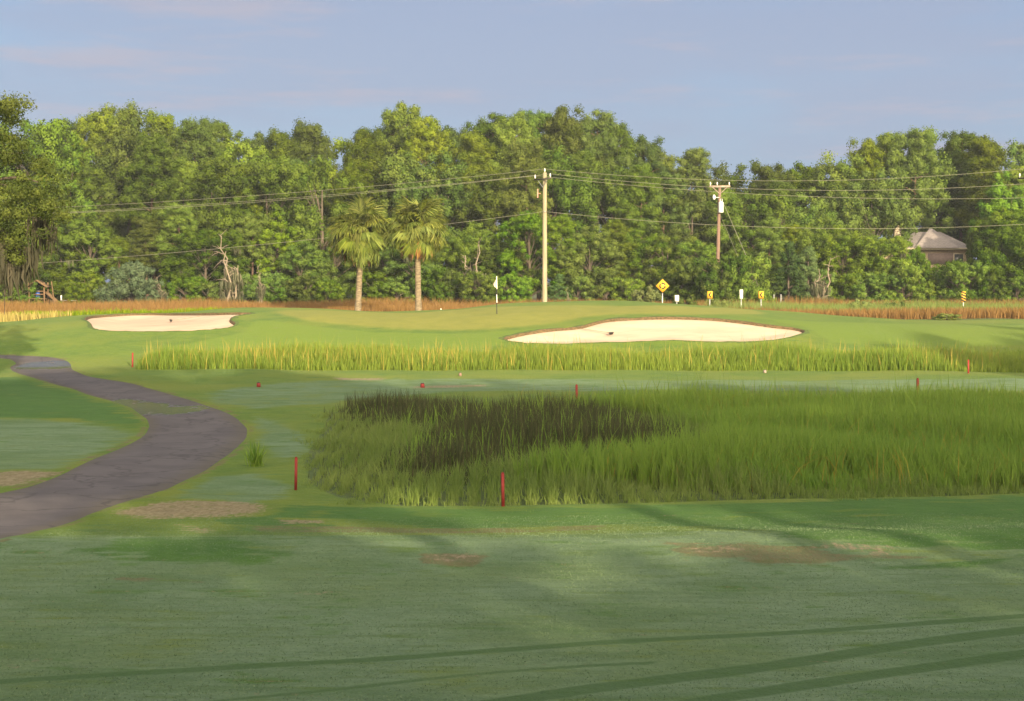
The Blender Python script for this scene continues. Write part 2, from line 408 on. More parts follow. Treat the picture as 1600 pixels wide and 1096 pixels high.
A['lush'] = np.maximum(A['lush'], .9 * msk(gp([(520, 792), (800, 796), (1100, 788), (1600, 775), (2000, 770), (2000, 850), (1600, 858), (1480, 860), (1250, 842), (1100, 822), (900, 822), (700, 826), (560, 815), (420, 808), (430, 790)]), .5))
A['lush'] = np.maximum(A['lush'], .8 * msk(gp([(1320, 890), (1450, 880), (1600, 866), (1600, 874), (1480, 888)]), .3))
A['lush'] = np.maximum(A['lush'], .8 * msk(gp([(330, 812), (420, 808), (520, 820), (480, 832), (380, 832)]), .3))
TR = [([(-60, 1070), (200, 1053), (420, 1040), (600, 1030), (800, 1015), (1000, 1001), (1300, 985), (1640, 960)], .16, .9),
      ([(700, 1110), (900, 1080), (1040, 1062), (1200, 1042), (1400, 1010), (1640, 980)], .23, 1), ([(1040, 1105), (1200, 1080), (1400, 1050), (1640, 1016)], .21, 1),
      ([(340, 1096), (500, 1080), (700, 1058), (900, 1042), (1020, 1036)], .10, .7)]
TRACKS = [spline(gp(p), False, 5) for p, w, k in TR]
A['track'] = np.max([k * line_mask(p, w) for p, w, k in TR], axis=0)
A['green'] = msk(GREEN, 1.0)
A['fresh'] = np.maximum(msk(gp([(400, 500), (470, 508), (600, 520), (720, 522), (820, 516), (880, 510), (800, 524), (780, 540), (700, 553), (400, 553), (200, 556), (330, 530), (380, 520)]), .8),
                        msk(gp([(1180, 496), (1260, 502), (1350, 505), (1700, 505), (1700, 540), (1300, 535), (1260, 512)]), .8))
A['worn'] = np.maximum(msk(gp([(1040, 848), (1180, 850), (1300, 862), (1460, 868), (1420, 876), (1200, 880), (1060, 868)]), .5), msk(gp([(650, 864), (760, 868), (740, 884), (660, 880)]), .25))
A['worn'] = np.maximum(A['worn'], .8 * msk(gp([(170, 900), (320, 905), (330, 912), (180, 908)]), .15))
A['worn'] = np.maximum(A['worn'], .8 * msk(gp([(380, 820), (700, 826), (950, 820), (950, 828), (700, 834), (400, 832)]), .2))
A['worn'] = np.maximum(A['worn'], .7 * smooth(-.35, -.05, sdP) * (1 - smooth(.0, .1, sdP)))
D1 = [[(172, 803), (230, 787), (300, 782), (370, 784), (412, 790), (408, 806), (330, 808), (240, 812)], [(-40, 742), (30, 735), (95, 738), (75, 748), (40, 757), (-40, 765)],
      [(1262, 846), (1320, 850), (1390, 854), (1412, 862), (1380, 867), (1330, 862)], [(1074, 855), (1150, 853), (1148, 859), (1090, 860)], [(668, 870), (735, 868), (738, 873), (690, 876)],
      [(275, 820), (330, 826), (335, 834), (300, 832)], [(430, 812), (500, 814), (510, 819), (450, 818)], [(520, 590.5), (600, 591), (600, 594), (530, 594)], [(640, 604), (760, 601), (760, 604), (650, 607)]]
A['dirt'] = np.max([msk(gp(p), .45) for p in D1], axis=0)
A['mud'] = smooth(-.1, .5, sdM)
A['forest'] = np.maximum(smooth(119, 124, YF), smooth(33, 44, np.abs(XF) - .25 * YF) * smooth(100, 110, YF))
nx, ny = len(xs), len(ys)
ii, jj = np.meshgrid(np.arange(ny - 1), np.arange(nx - 1), indexing='ij')
Q = np.stack([ii * nx + jj, ii * nx + jj + 1, (ii + 1) * nx + jj + 1, (ii + 1) * nx + jj], -1).reshape(-1, 4)
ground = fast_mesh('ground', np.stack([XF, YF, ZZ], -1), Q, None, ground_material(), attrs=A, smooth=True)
tag(ground, 'mown golf course turf with dewy shade in front and a raised green beyond', 'ground', kind='structure')

# cart path ------------------------------------------------------------
def path_material():
    m, t, b = mat_new('asphalt', 0.75, 0.25)
    g = N(t, 'ShaderNodeNewGeometry').outputs['Position']
    c = mixc(t, ramp(t, noise(t, g, .7, 5, .6), .35, .65), (.084, .074, .075), (.112, .099, .099))
    c = mixc(t, math_n(t, 'MULTIPLY', ramp(t, noise(t, g, 40, 3, .7), .4, .7), .35), c, (.15, .135, .13))
    ed = attr(t, 'edge')
    e = ramp(t, math_n(t, 'ADD', ed, math_n(t, 'MULTIPLY', math_n(t, 'SUBTRACT', noise(t, g, 2.5, 4, .6), .5), .5)), .55, .95)
    c = mixc(t, math_n(t, 'MULTIPLY', e, .5), c, (.10, .085, .05))
    vo = N(t, 'ShaderNodeTexVoronoi', feature='DISTANCE_TO_EDGE'); vo.inputs['Scale'].default_value = .42
    nv = N(t, 'ShaderNodeVectorMath', operation='ADD'); t.links.new(g, nv.inputs[0])
    nz = N(t, 'ShaderNodeTexNoise'); nz.inputs['Scale'].default_value = 1.6; t.links.new(g, nz.inputs['Vector']); t.links.new(nz.outputs[1], nv.inputs[1]); t.links.new(nv.outputs[0], vo.inputs['Vector'])
    c = mixc(t, math_n(t, 'MULTIPLY', ramp(t, vo.outputs['Distance'], .004, .03, 1, 0), .55), c, (.045, .04, .038))
    w = ramp(t, math_n(t, 'ADD', attr(t, 'wet'), math_n(t, 'MULTIPLY', math_n(t, 'SUBTRACT', noise(t, g, 1.2, 5, .65), .5), 1.2)), .55, .72)
    c = mixc(t, math_n(t, 'MULTIPLY', w, .45), c, (.05, .045, .045))
    t.links.new(c, b.inputs['Base Color'])
    t.links.new(ramp(t, w, 0, 1, .8, .12), b.inputs['Roughness'])
    bn = N(t, 'ShaderNodeBump'); bn.inputs['Strength'].default_value = .25; bn.inputs['Distance'].default_value = .01
    t.links.new(noise(t, g, 60, 3, .6), bn.inputs['Height']); t.links.new(bn.outputs[0], b.inputs['Normal'])
    return m
L, Rr = spline(PATH_L, False, 7), spline(PATH_R, False, 7)
k = min(len(L), len(Rr)); L, Rr = L[:k], Rr[:k]
wob = lambda n, s: np.convolve(rng.normal(0, 1, n + 8), np.ones(3) / 3, 'same')[4:-4] * s
dirn = (Rr - L) / np.linalg.norm(Rr - L, axis=1)[:, None]
L, Rr = L + dirn * wob(k, .05)[:, None], Rr + dirn * wob(k, .05)[:, None]
NC = 14
tt = np.linspace(0, 1, NC)
PXY = L[:, None] * (1 - tt)[None, :, None] + Rr[:, None] * tt[None, :, None]
px_, py_ = PXY[..., 0].ravel(), PXY[..., 1].ravel()
pz = Hf(px_, py_) + .012
pz[np.tile(tt, k) == 0] -= .03; pz[np.tile(tt, k) == 1] -= .03
WETS = gp([(60, 573), (95, 572), (215, 635), (180, 630), (235, 641), (280, 642)])
wet = np.max([np.exp(-(((px_ - p[0]) / 1.5) ** 2 + ((py_ - p[1]) / 2.8) ** 2)) for p in WETS], axis=0)
ii, jj = np.meshgrid(np.arange(k - 1), np.arange(NC - 1), indexing='ij')
Q = np.stack([ii * NC + jj, ii * NC + jj + 1, (ii + 1) * NC + jj + 1, (ii + 1) * NC + jj], -1).reshape(-1, 4)
path = fast_mesh('path', np.stack([px_, py_, pz], -1), Q, None, path_material(), attrs={'wet': wet, 'edge': np.tile(np.abs(tt * 2 - 1), k)}, smooth=True)
tag(path, 'grey brown asphalt cart path winding past the near lawn', 'path', kind='structure')

# bunkers ------------------------------------------------------------
def sand_material():
    m, t, b = mat_new('bunker_sand', .95, .1)
    g = N(t, 'ShaderNodeNewGeometry').outputs['Position']
    c = mixc(t, ramp(t, noise(t, mapping(t, g, scale=(.5, 1.6, 1)), .8, 6, .65), .35, .65), (.50, .378, .282), (.585, .448, .335))
    c = mixc(t, math_n(t, 'MULTIPLY', ramp(t, noise(t, g, 9, 4, .6), .5, .8), .3), c, (.38, .295, .235))
    t.links.new(c, b.inputs['Base Color'])
    bn = N(t, 'ShaderNodeBump'); bn.inputs['Strength'].default_value = .5; bn.inputs['Distance'].default_value = .03
    t.links.new(noise(t, mapping(t, g, scale=(1, 3, 1)), 4, 5, .65), bn.inputs['Height']); t.links.new(bn.outputs[0], b.inputs['Normal'])
    return m
M['sand'] = sand_material()
M['lip'] = mat_plain('bunker_edge_thatch', (.105, .072, .035), .95, .5, 9)
def bunker(outline, label):
    c = outline.mean(0)
    root = empty('sand_bunker', (c[0], c[1], float(Hf(*c))))
    tag(root, label, 'bunker', 'sand bunkers by the green', kind='structure')
    n = len(outline); rings = np.concatenate([[1.0], 1 - np.linspace(.01, 1, 26) ** 1.3])
    V = []
    for r in rings: V.append(c + (outline - c) * r)
    V = np.array(V).reshape(-1, 2)
    sd = np.maximum(sdf(outline, V[:, 0], V[:, 1]), 0)
    z = Hf(V[:, 0], V[:, 1]) - .10 - .22 * smooth(.2, 2.2, sd)
    a, b_ = np.meshgrid(np.arange(len(rings) - 1), np.arange(n), indexing='ij'); b2 = (b_ + 1) % n
    Qs = np.stack([a * n + b_, a * n + b2, (a + 1) * n + b2, (a + 1) * n + b_], -1).reshape(-1, 4)
    o0 = np.array(root.location)
    fast_mesh('sand', np.stack([V[:, 0], V[:, 1], z], -1) - o0, Qs, None, M['sand'], root, smooth=True)
    tang = np.roll(outline, -1, 0) - np.roll(outline, 1, 0); nrm = np.stack([tang[:, 1], -tang[:, 0]], -1)
    nrm /= np.linalg.norm(nrm, axis=1)[:, None]
    if (sdf(outline, *(outline + nrm * .2).T) > 0).mean() > .5: nrm = -nrm
    wv = 1 + wob(n, .5)
    prof = [(-.10, -.22), (-.05, -.05), (-.02, .02), (.05, .06), (.25, .06), (.42, -.02)]
    LV = []
    for d, h in prof:
        p = outline + nrm * (d * (wv if d > 0 else np.ones(n)))[:, None]
        LV.append(np.stack([p[:, 0], p[:, 1], Hf(p[:, 0], p[:, 1]) + h + rng.normal(0, .012, n)], -1))
    LV = np.array(LV).reshape(-1, 3)
    a, b_ = np.meshgrid(np.arange(len(prof) - 1), np.arange(n), indexing='ij'); b2 = (b_ + 1) % n
    Ql = np.stack([a * n + b_, a * n + b2, (a + 1) * n + b2, (a + 1) * n + b_], -1)
    fast_mesh('lip', LV - o0, Ql[:3].reshape(-1, 4), None, M['lip'], root, smooth=True)
    fast_mesh('turf_edge', LV - o0, Ql[3:].reshape(-1, 4), None, M['edge_turf'], root, smooth=True)
    return root
M['edge_turf'] = mat_plain('edge_turf', (.085, .125, .028), .95, .4, 7)
bunker(BUNKER_R, 'large white sand bunker on the right front slope of the green')
bunker(BUNKER_L, 'smaller white sand bunker on the left mound beside the cart path')

# ------------------------------------------------------------------ grasses (nobody could count them)
def sample(poly, n):
    lo, hi = poly.min(0), poly.max(0); out = []
    tot = 0
    while tot < n:
        p = rng.uniform(lo, hi, (n * 2, 2)); p = p[sdf(poly, p[:, 0], p[:, 1]) > 0]
        out.append(p); tot += len(p)
    return np.vstack(out)[:n]
def poly_area(p): return abs(np.sum(p[:, 0] * np.roll(p[:, 1], -1) - p[:, 1] * np.roll(p[:, 0], -1))) / 2
def clumpy(P, amt, scale):
    """pull points towards clump centres"""
    c = np.round(P / scale + rng.uniform(-.3, .3, P.shape)) * scale + np.sin(P[:, ::-1] * 7.1) * scale * .3
    return P * (1 - amt) + c * amt
def blades(name, P, h, w, mat, lean=.25, tone=None, zoff=0.0, droop=.25, parent=None, V0=None):
    n = len(P); h = np.broadcast_to(h, (n,)); w = np.broadcast_to(w, (n,))
    z = Hf(P[:, 0], P[:, 1]) + zoff
    B = np.stack([P[:, 0], P[:, 1], z], -1)
    az = rng.uniform(0, 2 * math.pi, n); la = rng.uniform(0, 2 * math.pi, n); lm = np.abs(rng.normal(0, lean, n))
    side = np.stack([np.cos(az), np.sin(az), np.zeros(n)], -1)
    ld = np.stack([np.cos(la), np.sin(la), np.zeros(n)], -1)
    up = np.array((0, 0, 1.0))
    mid = B + ld * (lm * h * .4)[:, None] + up * (h * .55)[:, None]
    tip = B + ld * (lm * h * 1.0 + droop * lm * h)[:, None] + up * (h * (1 - .35 * lm * droop))[:, None]
    sw = side * (w / 2)[:, None]
    V = np.stack([B - sw, B + sw, mid + sw * .85, mid - sw * .85, tip], 1).reshape(-1, 3)
    i = np.arange(n) * 5
    if tone is None: tone = rng.uniform(0, 1, n)
    return fast_mesh(name, V, np.stack([i, i + 1, i + 2, i + 3], -1), np.stack([i + 3, i + 2, i + 4], -1), mat, parent, attrs={'tone': np.repeat(tone, 5)})
M['cord'] = mat_leaf('cordgrass', (.158, .290, .040), (.320, .420, .070), trans=.45, objvar=0, hue=0)
M['cord_yellow'] = mat_leaf('yellow_cordgrass', (.138, .245, .022), (.300, .360, .040), trans=.45, objvar=0, hue=0)
M['rush'] = mat_leaf('black_rush', (.050, .064, .028), (.125, .120, .060), trans=.15, objvar=0, hue=0)
M['weed'] = mat_leaf('marsh_weeds', (.150, .235, .042), (.275, .340, .085), trans=.45, objvar=0, hue=0)
M['brown'] = mat_leaf('brown_marsh_grass', (.175, .100, .032), (.300, .175, .056), trans=.25, objvar=0, hue=0)
M['straw'] = mat_leaf('straw_marsh_grass', (.30, .24, .06), (.42, .34, .09), trans=.25, objvar=0, hue=0)
def lowfreq(P, s, seed=0): 
    return .5 + .25 * (np.sin(P[:, 0] * s + 1.7 * np.sin(P[:, 1] * s * .7 + seed)) + np.sin(P[:, 1] * s * 1.3 + 2.1 * np.sin(P[:, 0] * s * .6 + seed * 2)))
# tall green cordgrass on the right of the near marsh
P = clumpy(sample(TALLGREEN, 92000), .5, .55)
P = P[(P[:, 0] < 30) & (sdf(RUSH, P[:, 0], P[:, 1]) + 1.6 * (lowfreq(P, .75, 8) - .5) < .25 + rng.normal(0, .45, len(P)))]
P = np.vstack([P, clumpy(sample(RUSH, 1500), .4, .9)]); lf = lowfreq(P, .55, 1)
h = (.62 + .62 * lf) * rng.uniform(.65, 1.2, len(P)); h[rng.random(len(P)) < np.where(P[:, 1] > 56, .07, .025)] *= 1.45
h *= np.clip(.14 + .20 * sdf(MARSH, P[:, 0], P[:, 1]) * (.6 + .8 * lowfreq(P, 1.1, 4)), .2, 1)
far_ = smooth(45, 66, P[:, 1])
tag(blades('marsh_grass', P, h, .020 + .0003 * P[:, 1], M['cord'], .20, tone=np.clip(.35 * rng.random(len(P)) + .35 * lf + .25 * far_, 0, 1), zoff=-.15),
    'tall green cordgrass filling the right side of the near marsh', 'grass', kind='stuff')
# dark rush patch
P = clumpy(sample(MARSH, 130000), .35, .35)
rsd = lambda P: sdf(RUSH, P[:, 0], P[:, 1]) + 1.6 * (lowfreq(P, .75, 8) - .5) + .8 * (lowfreq(P, 2.1, 3) - .5)
P = P[rsd(P) > rng.normal(.35, .75, len(P))]
h = rng.uniform(.6, 1.15, len(P)) * (.75 + .45 * lowfreq(P, .9, 3)) * np.clip(.35 + .45 * rsd(P), .35, 1)
tag(blades('rush_grass', P, h, .021, M['rush'], .14, tone=rng.random(len(P)) ** 1.6, zoff=-.15), 'dark brown black rush patch in the middle of the near marsh', 'grass', kind='stuff')
# lower fresh growth round the edge of the marsh
EDGE = MARSH.mean(0) + (MARSH - MARSH.mean(0)) * 1.075
P = sample(EDGE, 175000); s = rsd(P); s2 = sdf(TALLGREEN, P[:, 0], P[:, 1])
P = clumpy(P[(s < .1 + rng.normal(0, .7, len(s))) & (s2 < .9) & (P[:, 0] < 28)], .5, .45)
lf = lowfreq(P, 1.3, 5)
h = (.24 + .42 * lf) * rng.uniform(.6, 1.3, len(P)) * np.clip(.28 + (sdf(MARSH, P[:, 0], P[:, 1]) + 2.0 * (lowfreq(P, 1.7, 6) - .5)) * .30, .07, 1)
h[rng.random(len(P)) < .012] *= 1.8
tag(blades('marsh_weeds', P, h, .019, M['weed'], .38, tone=np.clip(.55 * rng.random(len(P)) + .45 * lowfreq(P, .8, 9), 0, 1), zoff=-.12), 'low leafy green weeds along the front and left marsh edge', 'weeds', kind='stuff')
# sunny strip of yellow cordgrass below the green
P = clumpy(sample(STRIP, 76000), .2, .5)
P = P[np.abs(P[:, 0]) < 38]
h = rng.uniform(.5, 1.25, len(P)) * (.62 + .55 * lowfreq(P, .5, 2)); tall = rng.random(len(P)) < np.where(P[:, 0] > 19, .05, .012); h[tall] *= 1.55
h *= np.where(P[:, 0] > 23, .8, 1) * np.clip(.45 + .5 * sdf(STRIP, P[:, 0], P[:, 1]) * (.5 + lowfreq(P, 1.4, 7)), .4, 1)
tag(blades('cordgrass_strip', P, h, .031, M['cord_yellow'], .22, tone=np.clip(rng.random(len(P)) * .6 + .4 * lowfreq(P, .35, 4), 0, 1)), 'sunlit yellow green cordgrass strip below the raised green', 'grass', kind='stuff')
# short tufts standing up out of the mown turf close by
TW = lambda P: .16 + .10 * (P[:, 0] > -1.5)
P = np.stack([rng.uniform(-14, 14, 420000), 12 + 20 * rng.random(420000) ** 1.2], -1)
keep = (np.abs(P[:, 0]) < P[:, 1] * .37 + .5) & (np.min([ldist(t, P[:, 0], P[:, 1]) for t in TRACKS], axis=0) > TW(P)) & (sdf(PATH, P[:, 0], P[:, 1]) < -.1) & (sdf(MARSH, P[:, 0], P[:, 1]) < 0)
P = P[keep]; lf = lowfreq(P, 1.3, 2) * .5 + lowfreq(P, 4.1, 5) * .5
P = P[rng.random(len(P)) < .15 + .4 * lf]
M['dew_blade'] = mat_leaf('dewy_turf_blades', (.125, .190, .100), (.220, .285, .175), trans=.2, objvar=0, hue=0)
tag(blades('turf_grass', P, rng.uniform(.008, .022, len(P)), .010, M['dew_blade'], 1.2), 'short dewy turf blades on the near lawn', 'grass', kind='stuff')
# straw coloured stems standing through the sunny strip
P = clumpy(sample(STRIP, 2600), .2, .7); P = P[(P[:, 0] > -30) & (P[:, 0] < 26) & (rng.random(len(P)) < np.where(P[:, 0] < 4, .9, .4))]
tag(blades('straw_stems', P, rng.uniform(.8, 1.45, len(P)), .028, M['straw'], .18), 'straw coloured stems standing through the sunny cordgrass strip', 'grass', kind='stuff')
# bent and dead stems through the near marsh
P = clumpy(sample(TALLGREEN, 2600), .2, .8); P = P[P[:, 0] < 28]
tag(blades('dead_stems', P, rng.uniform(.6, 1.25, len(P)), .014, M['straw'], .5, zoff=-.15), 'bent brown dead stems scattered through the near marsh grass', 'grass', kind='stuff')
# brown marsh behind the green
def far_grass(name, poly, n, hh, mat, label, w=.07):
    P = clumpy(sample(poly, n), .35, .9)
    h = hh * rng.uniform(.65, 1.2, len(P)) * (.8 + .35 * lowfreq(P, .35, 6))
    tag(blades(name, P, h, w, mat, .22), label, 'grass', kind='stuff')
P = clumpy(sample(np.array([(-62, 123), (60, 123), (66, 146), (-68, 146)]), 150000), .18, .9)
belt = (P[:, 0] > 15 + 3 * lowfreq(P, .5, 1)) & (np.abs(P[:, 1] - 134 - 1.5 * (lowfreq(P, .4, 3) - .5)) < 5)
hb = np.interp(P[:, 1], [123, 128, 140, 146], [.85, .9, 1.15, 1.3]) * rng.uniform(.65, 1.2, len(P)) * (.85 + .3 * lowfreq(P, .35, 6))
tag(blades('brown_marsh_grass', P[~belt], hb[~belt], .045, M['brown'], .34), 'brown marsh grass between the green and the tree line', 'grass', kind='stuff')
tag(blades('roadside_grass', P[belt], hb[belt] * 1.12, .05, M['weed'], .34), 'strip of green grass through the brown marsh on the right', 'grass', kind='stuff')
far_grass('straw_marsh_grass', np.array([(-60, 112), (-42, 113), (-35, 117), (-34, 119), (-50, 120), (-64, 119)]), 7000, .7, M['straw'], 'straw coloured marsh grass at far left beyond the mound')
far_grass('green_marsh_grass', np.array([(-40, 121), (-34, 119.5), (-24, 121), (-20, 124), (-30, 125), (-38, 125)]), 6000, .8, M['cord_yellow'], 'bright green grass behind the left bunker mound')

# ------------------------------------------------------------------ trees
def leaf_cloud(name, C, Rd, per, size, mat, parent, outward=.75, aspect=.55, shell=.5, droop=0.0, tone_lo=0.0, rr=None):
    rr = rr or rng
    C, Rd = np.asarray(C, float), np.asarray(Rd, float)
    if Rd.ndim == 1: Rd = np.repeat(Rd[:, None], 3, 1)
    per = np.broadcast_to(np.asarray(per, int), (len(C),))
    idx = np.repeat(np.arange(len(C)), per); n = len(idx)
    d = rr.normal(0, 1, (n, 3)); d /= np.linalg.norm(d, axis=1)[:, None]
    r = (shell + (1 - shell) * rr.random(n)) * rr.normal(1, .12, n)
    P = C[idx] + d * Rd[idx] * r[:, None]
    nr = d * outward * 1.5 + rr.normal(0, .42, (n, 3)); nr[:, 2] += .15; nr /= np.linalg.norm(nr, axis=1)[:, None]
    t1 = np.cross(nr, rr.normal(0, 1, (n, 3))); t1[:, 2] -= droop; t1 -= nr * np.sum(t1 * nr, 1)[:, None]; t1 /= np.linalg.norm(t1, axis=1)[:, None] + 1e-9
    t2 = np.cross(nr, t1)
    s = size * rr.uniform(.6, 1.35, n)
    V = np.stack([P - t1 * s[:, None], P - t2 * (s * aspect)[:, None], P + t1 * s[:, None], P + t2 * (s * aspect)[:, None]], 1).reshape(-1, 3)
    puff = rr.random(len(C))
    tone = np.clip(tone_lo + .78 * puff[idx] + .22 * rr.random(n), 0, 1)
    i = np.arange(n) * 4
    o = fast_mesh(name, V, np.stack([i, i + 1, i + 2, i + 3], -1), None, mat, parent, attrs={'tone': np.repeat(tone, 4)}, smooth=True)
    cn = d * .9 + nr * .28 + rr.normal(0, .08, (n, 3)); cn /= np.linalg.norm(cn, axis=1)[:, None]
    o.data.normals_split_custom_set_from_vertices(np.repeat(cn, 4, 0).astype(np.float32))
    return o
def limb(mb, a, b, r0, r1, sag=.1, seg=6, n=5, rr=rng):
    a, b = np.array(a, float), np.array(b, float)
    t = np.linspace(0, 1, n)[:, None]; L_ = np.linalg.norm(b - a)
    P = a + (b - a) * t; P[:, 2] += (np.sin(t[:, 0] * math.pi) * sag * L_)
    P[1:-1] += rr.normal(0, .03 * L_, (n - 2, 3))
    mb.tube(P, np.linspace(r0, r1, n), seg, caps=False)
def trunk_path(h, bend, rr, n=9):
    t = np.linspace(0, 1, n)
    P = np.stack([bend * h * np.sin(t * 2.2) * rr.uniform(-1, 1), bend * h * np.sin(t * 1.7 + .4) * rr.uniform(-1, 1), t * h], -1)
    P -= P[0]; return P
PROTO = {}
def proto(kind, name):
    o = empty(name, (0, 0, -500)); PROTO.setdefault(kind, []).append(o); return o
def make_pine(seed, h=19.0, cb=.42, w=3.3, npuff=270, mat='pine'):
    rr = np.random.default_rng(seed); root = proto(mat, 'pine_tree')
    TP = trunk_path(h * .95, .03, rr); mb = MB(); mb.tube(TP, np.linspace(.26, .05, len(TP)), 8)
    at = lambda z: np.array([np.interp(z, TP[:, 2], TP[:, k]) for k in range(3)])
    C, Rd = [], []
    nb = 30
    for i in range(nb):
        f = i / (nb - 1); z = h * (cb + (.95 - cb) * f)
        prof = math.sin(min(1, .30 + f * .95) * math.pi * .80) ** .8 if f < .9 else .45
        ln = w * prof * rr.uniform(.5, 1.18); az = i * 2.4 + rr.uniform(-.5, .5)
        e = at(z) + np.array((math.cos(az) * ln, math.sin(az) * ln, ln * rr.uniform(.0, .35)))
        limb(mb, at(z - .3), e, .055, .012, .06, 5, 4, rr)
        for k in range(max(1, npuff // nb)):
            q = rr.uniform(.45, 1.08); c = at(z) * (1 - q) + e * q + rr.normal(0, .38, 3)
            s = rr.uniform(.42, .84); C.append(c); Rd.append((s * 1.08, s * 1.08, s * 1.0))
    for k in range(5):
        s = rr.uniform(.5, .8); C.append(at(h * .96) + rr.normal(0, .5, 3)); Rd.append((s, s, s * .8))
    for k in range(4):                                                          # dead stubs below the crown
        z = h * rr.uniform(.25, cb); az = rr.uniform(0, 6.28); limb(mb, at(z), at(z) + np.array((math.cos(az), math.sin(az), .15)) * rr.uniform(.6, 1.6), .04, .012, .05, 4, 3, rr)
    mb.build('trunk', M['pine_bark'], root, True)
    leaf_cloud('crown', C, Rd, 250, .105, M[mat], root, .8, .45, .22, rr=rr)
def make_oak(seed, h=14.0, cb=.12, w=5.0, npuff=320, mat='oak', size=.108, per=220, moss=0, top=.5, pr=(.46, 1.0), name='oak_tree'):
    rr = np.random.default_rng(seed); root = proto(mat, name)
    TP = trunk_path(h * .75, .05, rr); mb = MB(); mb.tube(TP, np.linspace(.32, .07, len(TP)), 8)
    at = lambda z: np.array([np.interp(z, TP[:, 2], TP[:, k]) for k in range(3)])
    C, Rd = [], []
    lob = [(rr.uniform(0, 6.28), rr.uniform(.35, .8), rr.uniform(cb + .1, .86)) for _ in range(9)]
    for i in range(npuff):
        if rr.random() < .75:
            a, q, zf = lob[rr.integers(len(lob))]
            c0 = np.array((math.cos(a) * q * w, math.sin(a) * q * w, zf * h)); d = rr.normal(0, 1, 3); d /= np.linalg.norm(d)
            c = c0 + d * w * .34 * np.array((1, 1, .85)) * rr.uniform(.7, 1.05)
        else:
            d = rr.normal(0, 1, 3); d /= np.linalg.norm(d); zc = h * (cb + (1 - cb) * .52)
            c = np.array((0, 0, zc)) + d * np.array((w * .85, w * .85, h * (1 - cb) * .46)) * rr.uniform(.75, 1.0)
        s = rr.uniform(*pr); c[2] = min(max(c[2], cb * h + s * .6), h - s * .6)
        C.append(c); Rd.append((s, s, s * .98))
        if i % 7 == 0: limb(mb, at(max(.5, min(c[2] * .62, h * .7))), c, .07, .012, .08, 5, 4, rr)
    mb.build('trunk', M['bark'], root, True)
    leaf_cloud('crown', C, Rd, per, size, M[mat], root, .8, .6, .25, rr=rr)
    if moss: moss_mesh(root, [C[i] for i in rr.choice(len(C), moss, False) ], rr, h)
    return root
def moss_mesh(root, pts, rr, h, length=(.6, 1.6), n=34, spread=.26, mat='moss'):
    for p in pts:
        V, T, tone = [], [], []
        for k in range(n):
            b = np.array(p) + rr.normal(0, spread, 3) * np.array((1, 1, .3)); b[2] -= .3; L_ = rr.uniform(*length); wd = rr.uniform(.02, .06)
            a = rr.uniform(0, 6.28); s = np.array((math.cos(a), math.sin(a), 0)) * wd; m = b + np.array((rr.normal(0, .05), rr.normal(0, .05), -L_ * .5)); e = b + np.array((rr.normal(0, .08), rr.normal(0, .08), -L_))
            i = len(V); V += [b - s, b + s, m + s * 1.1, m - s * 1.1, e]; T += [(i, i + 1, i + 2), (i, i + 2, i + 3), (i + 3, i + 2, i + 4)]; tone += [rr.random()] * 5
        fast_mesh('hanging_moss', V, None, T, M[mat], root, attrs={'tone': tone})
def make_cedar(seed, h=9.0, w=2.4, mat='cedar', name='cedar_tree', spread=False):
    rr = np.random.default_rng(seed); root = proto(mat, name); mb = MB()
    mb.tube([(0, 0, 0), (.05, 0, h * .5), (0, 0, h * .97)], [.16, .1, .02], 7)
    C, Rd = [], []
    for i in range(110):
        f = rr.random() ** 1.15; z = h * (.03 + .95 * f); az = rr.uniform(0, 6.28)
        if spread: ln = w * math.sqrt(max(0.02, 1 - f ** 2)) * rr.uniform(.55, 1.08)
        else: ln = w * (1 - f) ** .75 * rr.uniform(.5, 1.1) + .1
        e = np.array((math.cos(az) * ln, math.sin(az) * ln, z + ln * .18)); s = rr.uniform(.28, .55)
        if i % 2 == 0: limb(mb, (0, 0, max(.1, z - ln * .25)), e, .05, .012, .03, 4, 3, rr)
        for q in (1.0, .72): C.append(e * np.array((q, q, 1)) + rr.normal(0, .1, 3)); Rd.append((s, s, s * .9))
    mb.build('trunk', M['bark'], root, True)
    leaf_cloud('crown', C, Rd, 100, .105, M[mat], root, .6, .35, .35, rr=rr)
def make_snag(seed, h=7.5):
    rr = np.random.default_rng(seed); root = proto('snag', 'dead_tree'); mb = MB(); tips = []
    for s in range(4):
        a = s * 1.7 + rr.uniform(-.4, .4); hh = h * (1, .8, .62, .5)[s]
        b = np.array((math.cos(a) * .12, math.sin(a) * .12, 0)) ; e = np.array((math.cos(a) * hh * .17, math.sin(a) * hh * .12, hh))
        limb(mb, b, e, .15, .03, .02, 7, 7, rr)
        for k in range(7):
            f = rr.uniform(.4, .97); p = b + (e - b) * f; az = rr.uniform(0, 6.28); ln = rr.uniform(.5, 1.5)
            q = p + np.array((math.cos(az) * ln, math.sin(az) * ln * .7, rr.uniform(-.1, .8) * ln)); limb(mb, p, q, .05, .015, .1, 5, 4, rr)
            tips.append(q)
            q2 = q + rr.normal(0, .4, 3); limb(mb, p * .4 + q * .6, q2, .03, .01, .05, 4, 3, rr)
    mb.build('trunk', M['snag'], root, True)
    low = [p for p in tips if p[2] < h * .65]
    moss_mesh(root, low, rr, h, (.4, 1.5), 22, .2)
for s in (101, 102, 103): make_pine(s, 19, (.40, .46, .36)[s - 101], (3.3, 3.7, 3.0)[s - 101], mat='pine')
for s in (111, 112): make_pine(s, 20, (.50, .44)[s - 111], (3.6, 3.2)[s - 111], mat='pine_dark')
for s in (121, 122, 123): make_oak(s, 14, .10, (5.0, 4.4, 5.6)[s - 121], mat='oak', moss=(0, 5, 8)[s - 121])
for s in (131, 132): make_oak(s, 14, .12, 3.6, 210, 'gum', .11, 200, name='sweetgum_tree', pr=(.42, .78))
for s in (141, 142): make_cedar(s)
